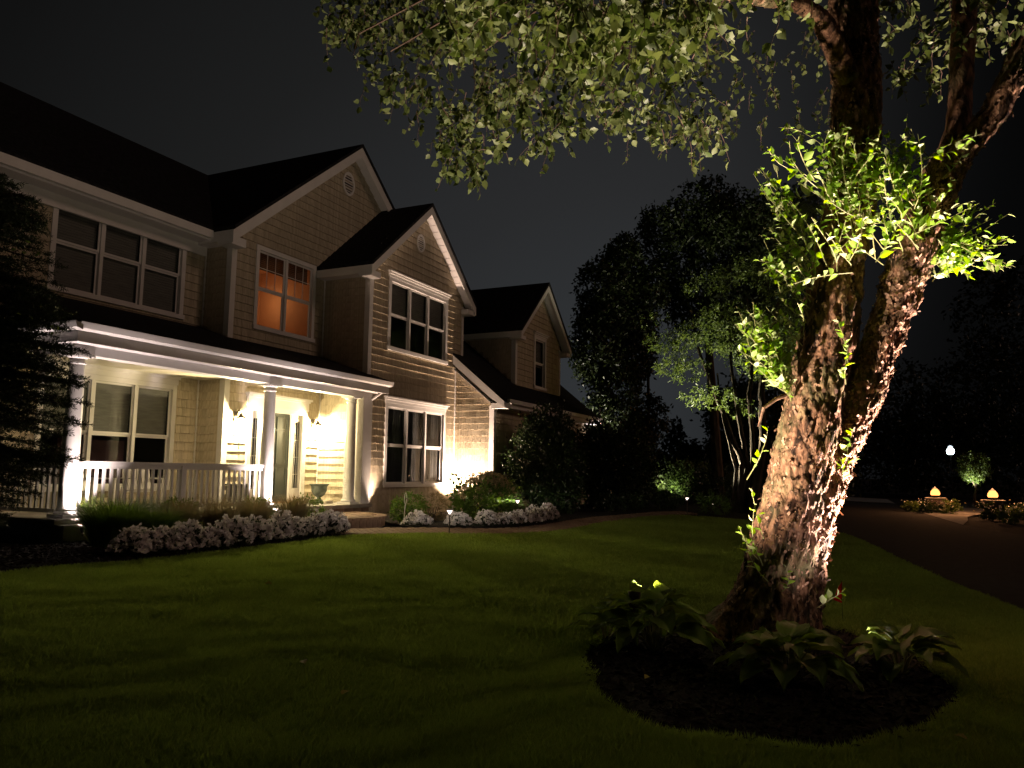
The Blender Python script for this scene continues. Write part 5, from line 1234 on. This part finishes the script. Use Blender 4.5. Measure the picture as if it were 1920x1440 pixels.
NP, ND = np.array(NP), np.array(ND); V, F = cards(NP, ND, .036 + .016 * rng.random(len(NP)), .0085, fold=.1, rng=rng); cardobj('needles', V, F, 'needle', SPR, origin=CB)
# leaf cards at its edge, lit highlights put into their paler colour
P = np.array([P3(*q, 7.0) for q in ((36, 448), (58, 455), (48, 465), (70, 472), (64, 480), (40, 472), (22, 470), (100, 608), (108, 620), (96, 628), (40, 590), (60, 600))]); V, F = cards(P, rng.normal(size=P.shape), .05, .03, rng=rng); cardobj('lit_leaf_highlights', V, F, 'midleaf', SPR, origin=CB)

# ------------------------------------------------------------------ LAWN BLADES (density falls with distance)
def lawnblades(n):
    r = np.random.default_rng(21); P = []
    px = r.uniform(-40, 1960, n * 2); 
    # choose by distance so near grass is fine and far grass coarser
    d = 3.2 * (24 / 3.2) ** (r.random(n * 2) ** .95); ang = YAW - np.arctan((px - 960) / FPX)
    x = d * np.cos(ang); y = d * np.sin(ang); import itertools
    L_ = np.array(LAWN); keep = np.zeros(len(x), bool)
    c = np.zeros(len(x), bool)
    for i in range(len(L_)):
        x0, y0 = L_[i]; x1, y1 = L_[(i + 1) % len(L_)]
        m = ((y0 > y) != (y1 > y)) & (x < (x1 - x0) * (y - y0) / ((y1 - y0) if y1 != y0 else 1e-9) + x0); c ^= m
    th_ = np.arctan2((y - .85) / 1.24, (x - 6.35) / 1.93); w_ = 1 + .025 * np.sin(th_ * 7 + 1) + .02 * np.sin(th_ * 11) + .015 * np.sin(th_ * 3)
    c &= np.sqrt(((x - 6.35) / 1.93) ** 2 + ((y - .85) / 1.24) ** 2) > w_ * (.97 + .05 * r.random(len(x)))
    x, y, d = x[c], y[c], d[c]
    h = (.028 + .028 * r.random(len(x))) * (1 + .15 * np.sin(x * 1.7 + np.sin(y * 2.3)) * np.sin(y * 1.9) + .2 * np.sin(x * 5.3 + 2 * np.sin(y * 3.1)) * np.sin(y * 6.7 + np.sin(x * 4))); w = .0016 + .00075 * d
    a = r.random(len(x)) * 2 * np.pi; la = r.random(len(x)) * 2 * np.pi; ln = .35 * h
    z = gzv(y); b0 = np.stack([x - w * np.cos(a), y - w * np.sin(a), z], 1); b1 = np.stack([x + w * np.cos(a), y + w * np.sin(a), z], 1); t = np.stack([x + ln * np.cos(la) * 1.8, y + ln * np.sin(la) * 1.8, z + h], 1)
    V = np.stack([b0, b1, t], 1).reshape(-1, 3); F = np.arange(len(V)).reshape(-1, 3); return V, F
V, F = lawnblades(620000); o = cardobj('grass', V, F, 'blade'); tag(o, 'short mown green lawn grass in front of the house', 'grass')
# fallen leaves on the lawn
for i, (px, py, l_) in enumerate(((640, 1318, 'yellow fallen leaf on the near lawn, lower of two'), (572, 1258, 'yellow fallen leaf on the near lawn, upper of two'), (510, 1104, 'small yellow fallen leaf on the mid lawn'), (1218, 1282, 'pale fallen leaf on the mulch under the left hosta'), (1790, 1395, 'pale fallen leaf on the grass at the lower right'))):
    g = gr(px, py); V, F = cards(np.array([[0, 0, .045]]), np.array([[math.cos(i), math.sin(i), .12]]), .08, .05, fold=.25, fancy=True, up=np.array([[0, 0, 1.]]))
    me = npmesh('fallen_leaf', V, F, True); o = mkobj('fallen_leaf', me, 'fallen', None, (g.x, g.y, g.z)); tag(o, l_, 'leaf', 'fallen leaves')

# ------------------------------------------------------------------ lift everything
for o in SC.objects:
    if o.parent is None: o.location.z += LIFT
